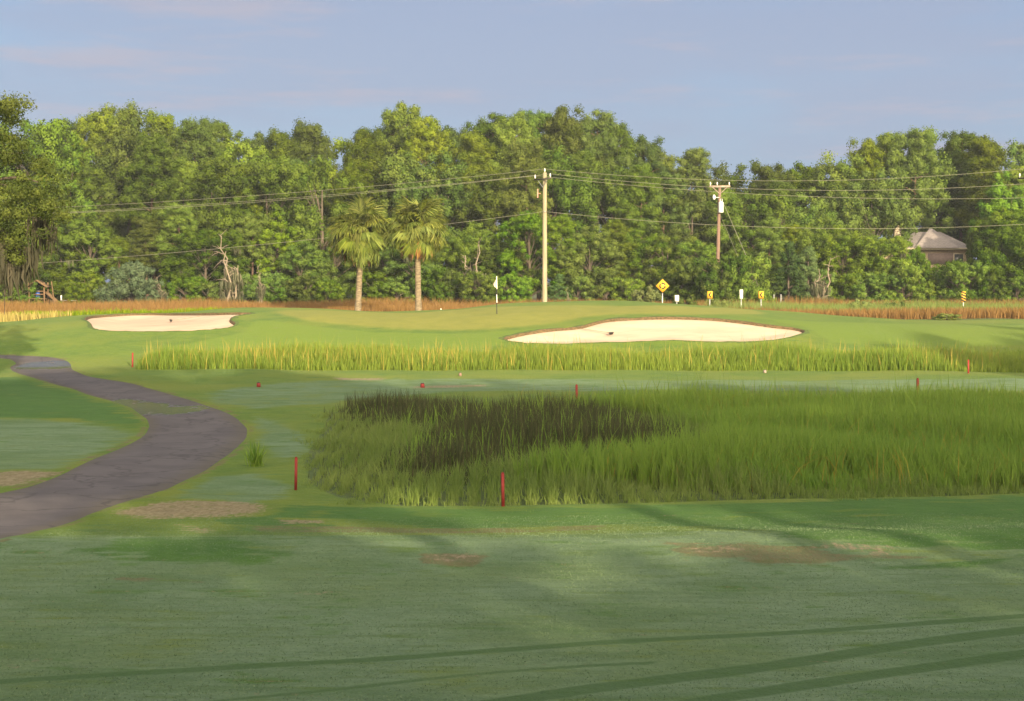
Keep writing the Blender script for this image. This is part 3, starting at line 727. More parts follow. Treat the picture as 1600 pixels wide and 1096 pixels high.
make_cedar(151, 4.2, 3.0, 'grey_cedar', 'cedar_tree', True)
for s in (161, 162, 163): make_oak(s, 5.0, .02, 2.7, 150, 'shrub', .08, 175, name='wax_myrtle_shrub', pr=(.26, .56))
make_oak(171, 2.4, .02, 1.5, 60, 'pale_shrub', .085, 130, name='rounded_shrub', pr=(.28, .5))
for s in (181, 182): make_snag(s)
HT = {'pine': 19, 'pine_dark': 20, 'oak': 14, 'gum': 14, 'cedar': 9, 'grey_cedar': 4.2, 'shrub': 5.0, 'pale_shrub': 2.4, 'snag': 7.5}
used = set()
def plant(kind, px, ytop, D, label=None, group=None, variant=None, wide=1.0, cat='tree'):
    P = on(px, D); top = AT(px, ytop, D)[2]; h = max(.6, top - P[2])
    i = variant if variant is not None else random.randrange(len(PROTO[kind])); i %= len(PROTO[kind])
    src = PROTO[kind][i]
    o = src if (kind, i) not in used else copy_tree(src)
    used.add((kind, i))
    s = h / HT[kind]; sx = s ** .6 * wide
    o.location = (P[0], P[1], P[2] - .05); o.rotation_euler = (0, 0, random.uniform(0, 6.28)); o.scale = (sx, sx, s)
    for kx in ('label', 'category', 'group'):
        if kx in o: del o[kx]
    tag(o, label, cat, group)
    return o
MARKS = [(65, 'the wooden play set'), (205, 'the grey green cedar'), (300, 'the left bunker'), (365, 'the mossy dead tree'), (440, 'the left mound'), (557, 'the left palm'), (655, 'the right palm'), (735, 'the thin dead tree'), (776, 'the flag'), (851, 'the wooden pole'),
         (940, 'the right bunker rake'), (1035, 'the diamond sign'), (1123, 'the transformer pole'), (1189, 'the right chevron sign'), (1250, 'the right bunker tip'), (1330, 'the wide marsh bush'), (1418, 'the house chimney'), (1475, 'the house roof'), (1520, 'the striped marker'), (1590, 'the right edge')]
KINDN = {'pine': 'pine', 'pine_dark': 'dark pine', 'oak': 'broadleaf tree', 'gum': 'bright green sweetgum', 'cedar': 'conical cedar', 'shrub': 'wax myrtle bush', 'pale_shrub': 'pale rounded bush', 'snag': 'bare dead tree'}
ROWN = {'back': 'crown on the skyline', 'mid': 'middle row', 'front': 'front row', 'low': 'foot of the wood'}
LABELS = {}
def auto(kind, px, ytop, D, row, **kw):
    mx, mn = min(MARKS, key=lambda m: abs(m[0] - px))
    rel = 'straight behind' if abs(px - mx) < 9 else ('behind left of' if px < mx else 'behind right of')
    size = {'back': ('tall', 'towering') , 'mid': ('mid height', 'shorter'), 'front': ('full', 'short'), 'low': ('tall', 'low')}[row]
    adj = size[0] if (row != 'back' and ytop < {'mid': 290, 'front': 385, 'low': 430}[row]) or (row == 'back' and ytop > 195) else size[1]
    lab = f'{adj} {KINDN[kind]} {rel} {mn}, {ROWN[row]}'
    if lab in LABELS: lab = lab.replace(adj, adj + (' wide' if 'wide' not in lab else ' slim'), 1)
    if lab in LABELS: lab = lab.replace(' wide', ' second', 1)
    LABELS[lab] = 1
    grp = 'bushes at the foot of the tree line' if kind in ('shrub', 'pale_shrub') else 'trees of the far tree line'
    return plant(kind, px, ytop, D, lab, grp, cat='bush' if kind in ('shrub', 'pale_shrub') else 'tree', **kw)
BACK = [(35, 178, 'oak'), (72, 178, 'oak'), (112, 192, 'pine_dark'), (150, 176, 'pine'), (192, 166, 'pine'), (228, 176, 'oak'), (262, 178, 'pine'), (300, 188, 'pine'), (338, 186, 'pine_dark'), (375, 209, 'oak'), (412, 212, 'pine_dark'), (452, 203, 'pine'), (492, 193, 'pine'), (532, 212, 'oak'), (572, 204, 'pine'), (606, 200, 'pine_dark'), (634, 166, 'pine_dark'), (668, 186, 'pine'), (702, 198, 'pine_dark'), (738, 206, 'pine'), (776, 182, 'pine_dark'), (806, 178, 'pine'), (842, 172, 'pine_dark'), (880, 170, 'pine'), (938, 177, 'pine_dark'), (965, 196, 'pine'), (1000, 212, 'pine_dark'), (1032, 240, 'pine'), (1086, 230, 'pine_dark'), (1128, 256, 'oak'), (1165, 252, 'oak'), (1205, 256, 'pine'), (1242, 248, 'gum'), (1282, 246, 'oak'), (1316, 234, 'oak'), (1352, 220, 'pine'), (1386, 206, 'pine_dark'), (1424, 202, 'pine'), (1462, 202, 'oak'), (1500, 204, 'pine_dark'), (1532, 214, 'pine'), (1568, 222, 'oak'), (1604, 224, 'pine_dark')]
for px, yt, k in BACK: auto(k, px, yt, 178 + random.uniform(-7, 9), 'back')
MIDR = [(60, 250, 'oak'), (108, 225, 'gum'), (152, 262, 'pine'), (200, 240, 'oak'), (244, 212, 'pine'), (288, 250, 'pine'), (330, 238, 'oak'), (372, 262, 'pine'), (416, 245, 'oak'), (462, 252, 'pine_dark'), (506, 235, 'oak'), (552, 256, 'pine'), (596, 246, 'oak'), (640, 230, 'gum'), (684, 236, 'oak'), (726, 262, 'pine'), (768, 262, 'oak'), (822, 222, 'pine'), (866, 228, 'oak'), (910, 238, 'pine'), (952, 250, 'oak'), (996, 258, 'pine'), (1040, 268, 'pine_dark'), (1082, 290, 'oak'), (1130, 296, 'pine'), (1172, 292, 'oak'), (1216, 282, 'pine'), (1258, 300, 'oak'), (1300, 296, 'oak'), (1336, 268, 'gum'), (1362, 262, 'oak'), (1566, 268, 'gum'), (1592, 262, 'pine')]
SIDE = [(-75, 190, 'oak'), (-140, 200, 'pine'), (-210, 190, 'oak'), (-290, 210, 'pine_dark'), (1655, 230, 'oak'), (1710, 240, 'pine'), (1775, 230, 'oak'), (1850, 235, 'pine_dark')]
for j, (px, yt, k) in enumerate(SIDE): plant(k, px, yt, 168, ('tall tree outside the left edge of the view' if px < 0 else 'tall tree outside the right edge of the view'), 'trees of the far tree line')
for px, yt, k in MIDR: auto(k, px, yt, 164 + random.uniform(-4, 5), 'mid')
FRONT = [(40, 352, 'oak'), (92, 360, 'oak'), (140, 330, 'gum'), (188, 372, 'pine'), (232, 340, 'pine'), (276, 318, 'pine'), (318, 352, 'oak'), (392, 335, 'pine'), (432, 330, 'gum'), (476, 372, 'oak'), (522, 360, 'oak'), (600, 352, 'oak'), (648, 372, 'oak'), (700, 362, 'oak'), (740, 345, 'oak'), (786, 380, 'oak'), (826, 325, 'gum'), (878, 335, 'pine'), (922, 350, 'oak'), (962, 345, 'pine'), (1004, 356, 'oak'), (1046, 362, 'oak'), (1090, 372, 'gum'), (1160, 385, 'oak'), (1204, 340, 'pine'), (1240, 352, 'pine'), (1282, 338, 'oak'), (1316, 352, 'oak'), (1352, 362, 'oak'), (1400, 398, 'shrub'), (1580, 330, 'oak'), (1556, 318, 'gum'), (1598, 330, 'pine')]
for px, yt, k in FRONT: auto(k, px, yt, 154 + random.uniform(-2, 3), 'front')
LOW = [(15, 432, 'shrub'), (28, 425, 'shrub'), (128, 425, 'shrub'), (150, 432, 'shrub'), (290, 430, 'shrub'), (325, 438, 'shrub'), (412, 425, 'shrub'), (440, 432, 'shrub'), (478, 428, 'shrub'), (512, 438, 'shrub'), (585, 425, 'shrub'), (622, 440, 'shrub'), (680, 415, 'shrub'), (712, 420, 'shrub'), (748, 425, 'shrub'), (800, 428, 'shrub'), (874, 428, 'cedar'), (905, 432, 'shrub'), (945, 420, 'shrub'), (978, 432, 'shrub'), (1060, 425, 'shrub'), (1098, 420, 'shrub'), (1146, 402, 'shrub'), (1176, 412, 'shrub'), (1210, 425, 'shrub'), (1232, 378, 'cedar'), (1262, 385, 'cedar'), (1290, 422, 'shrub'), (1318, 428, 'shrub'), (1352, 425, 'shrub'), (1382, 428, 'shrub'), (1412, 415, 'shrub'), (1440, 420, 'shrub'), (1466, 424, 'cedar'), (1497, 408, 'shrub'), (1474, 406, 'shrub'), (1516, 425, 'shrub'), (1552, 428, 'shrub'), (1590, 432, 'shrub')]
for px, yt in ((1423, 376), (1534, 338)): auto('oak', px, yt, 157, 'front', wide=.62)
for px, yt, k in LOW: auto(k, px, yt, 149 + random.uniform(-1, 2), 'low')
for px, yt in ((1104, 404), (1128, 397), (1168, 400)): auto('shrub', px, yt, 144.5, 'low')
plant('grey_cedar', 207, 414, 147, 'spreading grey green cedar at the foot of the trees behind the left bunker')
plant('snag', 362, 368, 148, 'bare dead tree draped in pale moss left of the palms', 'dead trees at the wood edge', 0)
plant('snag', 408, 415, 147, 'thin bare dead trunk just right of the mossy dead tree', 'dead trees at the wood edge', 1, wide=.4)
plant('snag', 252, 432, 147, 'short leaning bare dead trunk beside the grey green cedar', 'dead trees at the wood edge', 1, wide=.6)
plant('snag', 738, 376, 151, 'bare dead tree behind and left of the flag', 'dead trees at the wood edge', 1)
plant('snag', 888, 450, 143, 'short grey stump right of the wooden utility pole', 'dead trees at the wood edge', 1, wide=.3)
plant('snag', 1282, 402, 147.5, 'bare dead branches above the conical cedars on the right', 'dead trees at the wood edge', 0)
plant('pale_shrub', 1003, 447, 138, 'pale green rounded shrub left of the diamond warning sign', 'pale bushes along the marsh', cat='bush')
for px, yt, lab in ((1072, 462, 'low yellow green bush between white sign and left chevron sign'), (1127, 465, 'low yellow green bush just right of the left chevron sign'), (1350, 467, 'wide pale bush in the brown marsh on the right'), (1398, 470, 'small round green bush in the marsh below the house')):
    plant('pale_shrub', px, yt, 134, lab, 'pale bushes along the marsh', cat='bush')
plant('pale_shrub', 1478, 494, 121, 'low bright green bush at the edge of the right fairway', 'pale bushes along the marsh', wide=1.6, cat='bush')

# near live oak leaning in from the left, hung with moss
def near_oak():
    rr = np.random.default_rng(5); D = 66.0
    base = np.array((-27.5, D + 2, float(Hf(-27.5, D + 2))))
    root = empty('live_oak_tree', base); mb = MB()
    mb.tube([(0, 0, -.3), (.2, 0, 1.5), (.5, -.2, 4), (1.2, -.3, 7), (1.6, -.5, 10.5)], [.62, .5, .42, .34, .12], 10)
    C, Rd = [], []
    blobs = [((-60, 210), 40, 30), ((-20, 180), 45, 32), ((15, 170), 26, 20), ((-10, 230), 55, 38), ((35, 240), 40, 38), ((60, 285), 38, 32), ((10, 290), 55, 40), ((75, 325), 28, 18), ((30, 335), 45, 28), ((-10, 360), 32, 38), ((20, 375), 18, 26), ((-60, 300), 60, 60), ((-120, 200), 70, 60), ((-180, 280), 80, 80)]
    for (bx, by), sx, sy in blobs:
        for k in range(16):
            p = AT(bx + rr.normal(0, sx * .5), by + rr.normal(0, sy * .5), D + rr.uniform(-3, 3)) - base
            s = rr.uniform(.35, .75); C.append(p); Rd.append((s, s, s * .75))
        e = AT(bx, by, D) - base
        a = np.array((.5, -.2, 4.0)) if e[2] < 8 else np.array((1.3, -.35, 8.0))
        limb(mb, a, e, .16, .03, .10, 7, 7, rr)
    mb.build('trunk', M['bark'], root, True)
    leaf_cloud('crown', C, Rd, 150, .060, M['near_oak'], root, .6, .5, .3, rr=rr)
    pts = [AT(bx, by, D + rr.uniform(-2, 2)) - base for bx, by in [(4, 370), (12, 385), (20, 392), (8, 400), (28, 380), (38, 396), (44, 375), (-6, 380), (0, 350), (60, 330), (16, 405), (36, 385), (70, 345)]]
    moss_mesh(root, pts, rr, 1, (.5, 1.6), 46, .28, 'moss_dark')
    v = MB(); p0, p1 = AT(6, 400, D) - base, AT(7, 492, D) - base
    g = p1[2]; v.tube([p0, p0 * .5 + p1 * .5 + (.03, 0, 0), p1], [.025, .02, .012], 6); v.build('vine', M['bark'], root)
    tag(root, 'dark live oak leaning in at the left edge, hung with moss', 'tree')
M['moss_dark'] = mat_leaf('dark_hanging_moss', (.055, .055, .035), (.11, .10, .065), objvar=0)
near_oak()

# trees behind the viewer: they stand on the course and shade the near turf
random.seed(3)
SHADE = []
for k in range(20): SHADE.append(('pine', 1, -9 + 4.7 * k + random.uniform(-1, 1), -11.5 - 4.5 * (k % 2) + random.uniform(-1, 1), (19.9 if k < 8 else 17.7) + random.uniform(-1.2, 1.0), 1.75))
for k in range(20): SHADE.append(('oak', k % 3, -9 + 4.6 * k + random.uniform(-.8, .8), -13.5 + random.uniform(-1.0, 1.0), (7.7 if k < 6 else 7.1) + random.uniform(-.5, .4), 1.65))
SHADE += [('oak', 0, -16, -20, 19, 1.0), ('oak', 1, -12, -11, 15, 1.0), ('oak', 2, 58, 4, 23.5, 1.0), ('oak', 0, 67, 6, 25, 1.0), ('oak', 1, 77, 10, 24, 1.0), ('oak', 2, 88, 16, 22, 1.0)]
for kd, i, x, y, h, wd in SHADE:
    o = copy_tree(PROTO[kd][i]); s = h / HT[kd]; sx = s ** .6 * wd
    o.location = (x, y, float(Hf(x, y))); o.rotation_euler = (0, 0, random.uniform(0, 6.28)); o.scale = (sx, sx, s)
    tag(o, 'tall pine standing behind the viewer, shading the near turf' if kd == 'pine' else 'broadleaf tree standing behind the viewer, shading the near turf', 'tree', 'shade trees behind the viewer')

# ------------------------------------------------------------------ palms
def frond_mesh(seed, mat, dead=False):
    """fan frond along +X: stalk, arching rib, drooping leaflets"""
    rr = np.random.default_rng(seed); mb = MB(); V, T, tone = [], [], []
    lp = 1.15
    P = np.array([(0, 0, 0), (lp * .5, 0, .05), (lp, 0, .02), (lp + .35, 0, -.09), (lp + .6, 0, -.26)])
    mb.tube(P, [.028, .022, .018, .012, .006], 5)
    for i in range(38):
        f = i / 37.0; ang = (f - .5) * 2 * 2.45; rt = np.array([np.interp(1 - abs(f - .5) * 2, [0, 1], [lp - .05, lp + .55]), 0, 0]); rt[2] = np.interp(rt[0], P[:, 0], P[:, 2])
        ln = rr.uniform(.85, 1.12) * (1.25 - .35 * abs(f - .5) * 2) * (.8 if dead else 1)
        d = np.array((math.cos(ang * .62), math.sin(ang * .62) * (.5 if dead else 1), .12))
        p1 = rt + d * ln * .5 + np.array((0, 0, .03)); p2 = rt + d * ln * .86 + np.array((0, 0, -ln * rr.uniform(.25, .6)))
        p3 = p2 + d * ln * .06 + np.array((0, 0, -ln * rr.uniform(.12, .3)))
        sd = np.cross(d, (0, 0, 1.0)); sd /= np.linalg.norm(sd); wv = .042
        k = len(V); V += [rt - sd * wv * .6, rt + sd * wv * .6, p1 + sd * wv, p1 - sd * wv, p2 + sd * wv * .6, p2 - sd * wv * .6, p3]
        T += [(k, k + 1, k + 2), (k, k + 2, k + 3), (k + 3, k + 2, k + 4), (k + 3, k + 4, k + 5), (k + 5, k + 4, k + 6)]; tone += [rr.random()] * 7
    n0 = len(V); Vt = np.vstack(mb.v); Qt = np.vstack(mb.q) + n0; Tt = np.vstack(mb.t) + n0
    o = fast_mesh('frond', np.vstack([V, Vt]), Qt, np.vstack([T, Tt]), M[mat], attrs={'tone': np.concatenate([tone, np.full(len(Vt), .4)])})
    me = o.data; bpy.data.objects.remove(o); return me
FR = [frond_mesh(s, 'palm') for s in (1, 2, 3)]; FD = [frond_mesh(s, 'palm_dead', True) for s in (4, 5)]
def palm(px, ybase, ytop, D, label, ndead, seed, low=1.84):
    rr = np.random.default_rng(seed); P = on(px, D); top = AT(px, ytop, D)[2]; root = empty('palm_tree', (P[0], P[1], P[2] - .1))
    hc = top - P[2] - 2.45
    lean = .22 if low > 1.7 else -.06; mb = MB(); zz = np.linspace(0, hc + .3, 26)
    mb.tube(np.stack([lean * np.sin(zz / hc * 1.5), .0 * zz, zz], -1), .225 + .07 * np.exp(-zz * 1.6) + .012 * np.sin(zz * 17) - .010 * zz / hc, 14)
    mb.build('trunk', M['palm_trunk'], root, True)
    boot = MB()
    for k in range(26):
        a = k * 2.4; z = hc - .75 + .035 * k; boot.cyl((math.cos(a) * .16 + lean, math.sin(a) * .16, z), (math.cos(a) * .44 + lean, math.sin(a) * .44, z + .42), .055, .02, 5)
    boot.build('leaf_boots', M['palm_trunk'], root)
    def put(me, nm, el, az, sc, roll=0, dz=0):
        o = bpy.data.objects.new(nm, me); COL.objects.link(o); o.parent = root; o.location = (lean, 0, hc + dz)
        o.rotation_euler = (roll, -el, az); o.scale = (sc,) * 3
    for i in range(96):
        f = (i + .5) / 96; el = math.asin(1 - low * f) if i else 1.4
        put(FR[i % 3], 'frond', el + rr.normal(0, .08), i * 2.39996 + rr.normal(0, .2), rr.uniform(.82, 1.05), rr.normal(0, .4), rr.uniform(-.35, .45))
    for i in range(ndead):
        put(FD[i % 2], 'dead_frond', rr.uniform(-1.15, -.6), -math.pi / 2 + rr.uniform(-1.1, 1.1) if ndead > 8 else rr.uniform(0, 6.28), rr.uniform(.78, .98), rr.normal(0, .3), -.1)
    tag(root, label, 'palm tree', 'two cabbage palms behind the green')
palm(559, 485, 312, 116.5, 'left cabbage palm with an all green drooping crown behind the green', 5, 21)
palm(654, 486, 306, 116, 'right cabbage palm with orange brown dead fronds under its crown', 9, 22, 1.66)

# ------------------------------------------------------------------ utility poles and lines
M['pole'] = mat_plain('pale_pole_wood', (.29, .25, .165), .9, .18, 2, stretch=(3, 3, .25))
M['pole_red'] = mat_plain('red_brown_pole_wood', (.19, .125, .095), .9, .2, 2, stretch=(3, 3, .25))
M['arm'] = mat_plain('dark_crossarm_wood', (.07, .06, .045), .9, .2, 3)
M['arm_pale'] = mat_plain('weathered_crossarm_wood', (.33, .255, .21), .9, .2, 3)
M['porcelain'] = mat_plain('porcelain', (.72, .70, .66), .3, .05, 3, .5)
M['steel'] = mat_plain('galvanised_steel', (.42, .43, .44), .45, .12, 8, .5, .7)
M['wire'] = mat_plain('aluminium_wire', (.22, .22, .16), .5, .08, 3, .4, .2)
M['rust'] = mat_plain('red_brown_porcelain', (.50, .27, .20), .5, .1, 4)
M['white_paint'] = mat_plain('white_paint', (.78, .78, .75), .5, .06, 4)
M['grey_paint'] = mat_plain('grey_paint', (.62, .63, .62), .45, .06, 4)
def insulator(root, p):
    m = MB(); p = np.array(p, float)
    m.cyl(p, p + (0, 0, .10), .02, None, 6); zz = np.linspace(0, .26, 9)
    m.tube(np.stack([0 * zz + p[0], 0 * zz + p[1], p[2] + .09 + zz], -1), [.04, .075, .05, .075, .05, .07, .04, .05, .03], 8)
    m.build('insulator', M['porcelain'], root, True)
LD = np.array((-44.0, 10.0)); LD /= np.linalg.norm(LD)
def arm_pole(name, pos, h, label, armdir, group='utility poles along the road'):
    root = empty(name, pos); tag(root, label, 'utility pole', group)
    m = MB(); zz = np.linspace(-.5, h, 8); m.tube(np.stack([0 * zz, 0 * zz, zz], -1), np.linspace(.235, .165, 8), 14); m.build('post', M['pole'], root, True)
    ax = np.array((armdir[0], armdir[1], 0)); rz = math.atan2(armdir[1], armdir[0])
    m = MB(); m.box((ax[1] * .22, -ax[0] * .22, h - .55), (2.5, .10, .13), rz); m.build('crossarm', M['arm'], root)
    m = MB()
    for s in (-1, 1): m.cyl(ax * s * .75 + (ax[1] * .2, -ax[0] * .2, h - .6), np.array((ax[1] * .2, -ax[0] * .2, h - 1.25)), .025, None, 6)
    m.build('brace', M['steel'], root)
    pts = [ax * s * 1.12 + np.array((ax[1] * .22, -ax[0] * .22, h - .48)) for s in (-1, 1)] + [np.array((0, 0, h))]
    for p in pts: insulator(root, p)
    m = MB(); c = -ax * .62 + np.array((ax[1] * .3, -ax[0] * .3, h - 2.1)); m.cyl(c, c + (0, 0, .75), .06, .05, 8); m.box(c + (.12, 0, .35), (.3, .05, .05)); m.build('fuse_cutout', M['rust'], root)
    return root, [np.array(pos) + p + (0, 0, .30) for p in pts]
AD = np.array((.55, -.835))
p1 = on(851, 130); h1 = AT(851, 270, 130)[2] - p1[2]
pole1, A1 = arm_pole('utility_pole', p1, h1, 'tall pale wooden utility pole with dark crossarm behind the green', AD)
p0 = on(-150, 139); h0 = AT(-150, 338, 139)[2] - p0[2]
pole0, A0 = arm_pole('utility_pole', p0, h0, 'wooden utility pole hidden behind the live oak on the left', np.array((.3, -.95)))
p2 = on(1612, 129); h2 = AT(1612, 268, 129)[2] - p2[2]
pole2, A2 = arm_pole('utility_pole', p2, h2, 'wooden utility pole at the right edge with only its arm showing', np.array((.75, -.66)))
def wire(a, b, c, sag1, sag2, label, r=.013):
    P = []
    for u, v, s in ((a, b, sag1), (b, c, sag2)):
        t = np.linspace(0, 1, 28); q = u + (v - u) * t[:, None]; q[:, 2] -= 4 * s * t * (1 - t); P.append(q)
    P = np.vstack([P[0], P[1][1:]]); o = P[0].copy(); e = empty('power_line', o); bpy.data.objects.remove(e)
    m = MB(); m.tube(P, r, 5); w = m.build('power_line', M['wire']); tag(w, label, 'power line', 'overhead lines along the road'); return w
for k, dz in ((1, 1.0), (0, 2.2)):
    A2[k] = p2 + np.array((-.22, -.1, h2 - dz)); insulator(pole2, np.array((-.22, -.1, h2 - dz - .28)))
nms = ['near side power line from the left arm end of the wooden pole', 'far side power line from the right arm end of the wooden pole', 'topmost power line over the head of the wooden pole']
for i in range(3): wire(A0[i], A1[i], A2[i], (.55, .75, .6)[i], (.75, .95, 1.05)[i], nms[i])
lw = lambda p, h, px, y, D: np.array((p[0], p[1] - .22, AT(px, y, D)[2]))
wire(lw(p0, h0, -150, 424, 139), lw(p1, h1, 851, 331, 130), lw(p2, h2, 1612, 350, 129), .6, .85, 'lowest single cable strung well below the three power lines', .014)
m = MB(); m.box((0, -.2, lw(p1, h1, 851, 331, 130)[2] - p1[2]), (.12, .16, .1)); m.build('cable_clamp', M['steel'], pole1)
# transformer pole further back
p3 = on(1123, 148.0); h3 = AT(1123, 291, 148)[2] - p3[2]
tp = empty('transformer_pole', p3); tag(tp, 'red brown pole with a V braced crossarm and pale transformer', 'utility pole', 'utility poles along the road')
m = MB(); zz = np.linspace(-.5, h3 - .1, 8); m.tube(np.stack([.035 * zz / h3 * 6 - .2, 0 * zz, zz], -1), np.linspace(.2, .15, 8), 12); m.build('post', M['pole_red'], tp, True)
m = MB(); m.box((0, -.22, h3 - .05), (2.0, .1, .16), R(-3)); m.build('crossarm', M['arm_pale'], tp)
m = MB()
for s in (-1, 1): m.cyl((s * .7, -.22, h3 - .12), (s * .03, -.2, h3 - .75), .04, None, 6)
m.build('brace', M['arm_pale'], tp)
for x in (-.9, -.25, .9): insulator(tp, (x, -.22, h3 + .02))
m = MB(); m.cyl((.10, -.42, h3 - 2.55), (.10, -.42, h3 - 1.6), .24, .24, 14); m.cyl((.10, -.42, h3 - 1.6), (.10, -.42, h3 - 1.5), .24, .1, 14); m.cyl((.02, -.42, h3 - 1.5), (.02, -.42, h3 - 1.25), .04, .03, 6); m.cyl((.2, -.42, h3 - 1.5), (.2, -.42, h3 - 1.25), .04, .03, 6); m.build('transformer', M['grey_paint'], tp, True)
m = MB(); m.tube([(-.55, -.3, h3 - 1.3), (-.55, -.3, h3 - 1.05), (-.55, -.3, h3 - .85)], [.1, .17, .06], 8); m.box((-.3, -.25, h3 - 1.1), (.5, .05, .05)); m.build('lightning_arrester', M['porcelain'], tp)
m = MB(); m.cyl((0, -.1, h3 - .8), (3.1, -1.2, 3.9), .02, .02, 5); m.cyl((0, -.1, h3 - 2.6), (2.3, -1.0, 3.9), .010, .010, 5); m.cyl((3.1, -1.2, 3.9), (4.4, -1.7, .0), .02, .02, 5); m.cyl((2.3, -1.0, 3.9), (3.6, -1.5, 0), .018, .018, 5); m.build('guy_wire', M['wire'], tp)

# ------------------------------------------------------------------ signs
M['sign_yellow'] = mat_plain('sign_yellow', (.66, .36, .025), .45, .05, 5)
M['sign_black'] = mat_plain('sign_black', (.02, .02, .02), .5, .1, 5)
M['sign_white'] = mat_plain('sign_white', (.80, .78, .74), .5, .05, 5)
def post(root, h, mat='steel'):
    m = MB(); m.box((0, .02, h / 2 - .2), (.06, .035, h + .4)); m.box((-.035, .0, h / 2 - .2), (.012, .02, h + .4)); m.box((.035, .0, h / 2 - .2), (.012, .02, h + .4)); m.build('post', M[mat], root)
def plate(root, name, poly, mat, y0=-.03, y1=-.012): MB().prism(poly, y0, y1).build(name, M[mat], root)
def sign_root(px, D, label, name='road_sign'):
    r = empty(name, on(px, D)); tag(r, label, 'road sign', 'road signs behind the green'); return r
# diamond with three circling arrows
D = 126; s = sign_root(1035, D, 'orange yellow diamond sign with circling black arrows on a tall post'); zc = AT(1035, 447, D)[2] - s.location[2]
post(s, zc + .3); q = .56
plate(s, 'border', [(0, zc - q - .045), (q + .045, zc), (0, zc + q + .045), (-q - .045, zc)], 'sign_black', -.024, -.008); plate(s, 'panel', [(0, zc - q), (q, zc), (0, zc + q), (-q, zc)], 'sign_yellow', -.034, -.020)
m = MB()
for k in range(3):
    a0 = k * 2.094 + .3; a = np.linspace(a0, a0 + 1.35, 7); r0, r1 = .17, .27
    for i in range(6):
        V = [(r * math.cos(t), y, zc + r * math.sin(t)) for y in (-.042, -.034) for r, t in ((r0, a[i]), (r1, a[i]), (r1, a[i + 1]), (r0, a[i + 1]))]
        m.add(V, [(0, 1, 2, 3), (7, 6, 5, 4), (0, 4, 5, 1), (1, 5, 6, 2), (2, 6, 7, 3), (3, 7, 4, 0)])
    t = a[-1]; tip = t + .42
    m.prism([(.10 * math.cos(t), zc + .10 * math.sin(t)), (.34 * math.cos(t), zc + .34 * math.sin(t)), (.22 * math.cos(tip), zc + .22 * math.sin(tip))], -.042, -.034)
m.build('arrow_symbol', M['sign_black'], s)
def chevron(px, yc, D, label):
    s = sign_root(px, D, label); zc = AT(px, yc, D)[2] - s.location[2]; post(s, zc + .2); w, h = .22, .31
    plate(s, 'border', [(-w - .03, zc - h - .03), (w + .03, zc - h - .03), (w + .03, zc + h + .03), (-w - .03, zc + h + .03)], 'sign_black', -.024, -.008)
    plate(s, 'panel', [(-w, zc - h), (w, zc - h), (w, zc + h), (-w, zc + h)], 'sign_yellow', -.034, -.020)
    m = MB()
    for sg in (1, -1):
        m.prism([(-.13, zc), (.02, zc + sg * .23), (.15, zc + sg * .23), (.0, zc)][::sg], -.042, -.034)
    m.build('arrow_symbol', M['sign_black'], s)
chevron(1109, 461, 132, 'left of two yellow chevron signs, beside a low bush')
chevron(1189, 461, 132, 'right of two yellow chevron signs, below the conical cedars')
def white_sign(px, yc, D, w, h, label):
    s = sign_root(px, D, label); zc = AT(px, yc, D)[2] - s.location[2]; post(s, zc + h * .4)
    plate(s, 'panel', [(-w, zc - h), (w, zc - h), (w, zc + h), (-w, zc + h)], 'sign_white')
    m = MB()
    for k in range(3): m.box((0, -.034, zc + h * (.5 - .45 * k)), (w * 1.1, .006, .03))
    m.build('lettering', M['grey_paint'], s)
white_sign(1057.5, 466.5, 131, .17, .27, 'small low white sign right of the diamond warning sign')
white_sign(1158, 460, 132, .14, .39, 'narrow tall white sign between the two chevron signs')
D = 133; s = sign_root(1505, D, 'narrow marker with slanted orange and black stripes below the house', 'object_marker'); zc = AT(1505, 464, D)[2] - s.location[2]; post(s, zc + .3); w, h = .17, .46
plate(s, 'panel', [(-w, zc - h), (w, zc - h), (w, zc + h), (-w, zc + h)], 'sign_yellow')
m = MB()
for k in range(4):
    z = zc - h + .03 + k * .235; m.prism([(-w, z + .10), (w, z - .06), (w, z + .07), (-w, min(z + .23, zc + h))], -.045, -.03)
m.build('stripe', M['sign_black'], s)
# wire fence posts by the road edge
for px in (1209, 1220):
    P = on(px, 143); e = MB(); e.tube([P + (0, 0, -.2), P + (0, 0, .9), P + (0, 0, 1.75)], [.05, .045, .04], 8); o = e.build('fence_post', M['steel'])
    tag(o, {1209: 'left grey fence post of the pair right of the chevron sign', 1220: 'right grey fence post of the pair right of the chevron sign'}[px], 'fence post', 'fence posts at the wood edge')

# ------------------------------------------------------------------ house
M['roof'] = mat_plain('roof_shingles', (.25, .22, .215), .9, .2, 5, stretch=(1, 1, 4))
M['brick'] = mat_plain('cream_brick', (.50, .38, .27), .9, .15, 4)
M['trim'] = mat_plain('cream_trim', (.52, .44, .33), .7, .05, 4)
M['glass'] = mat_plain('window_glass', (.05, .055, .06), .1, .1, 2, .6)
M['dark_brick'] = mat_plain('mauve_siding', (.24, .18, .17), .9, .12, 4)
D = 166; P = on(1460, D); hs = empty('house', P); tag(hs, 'two storey cream house with hipped brown roof half hidden by trees', 'house')
ez = AT(1472, 388, D)[2] - P[2]; rz_ = AT(1472, 361, D)[2] - P[2]; k = D / F
m = MB(); m.box((-1.0, 3.5, ez / 2), (9.2, 7, ez)); m.build('wall', M['brick'], hs)
m = MB(); m.box((.8, -.02, ez - 1.15), (3.2, .12, 1.2)); m.build('siding_panel', M['dark_brick'], hs)
x0, x1, y0, y1 = -6.0, 4.1, -.5, 7.5
V = [(x0, y0, ez), (x1, y0, ez), (x1, y1, ez), (x0, y1, ez), (x0 + 3.2, 3.5, rz_), (x1 - 2.6, 3.5, rz_)]
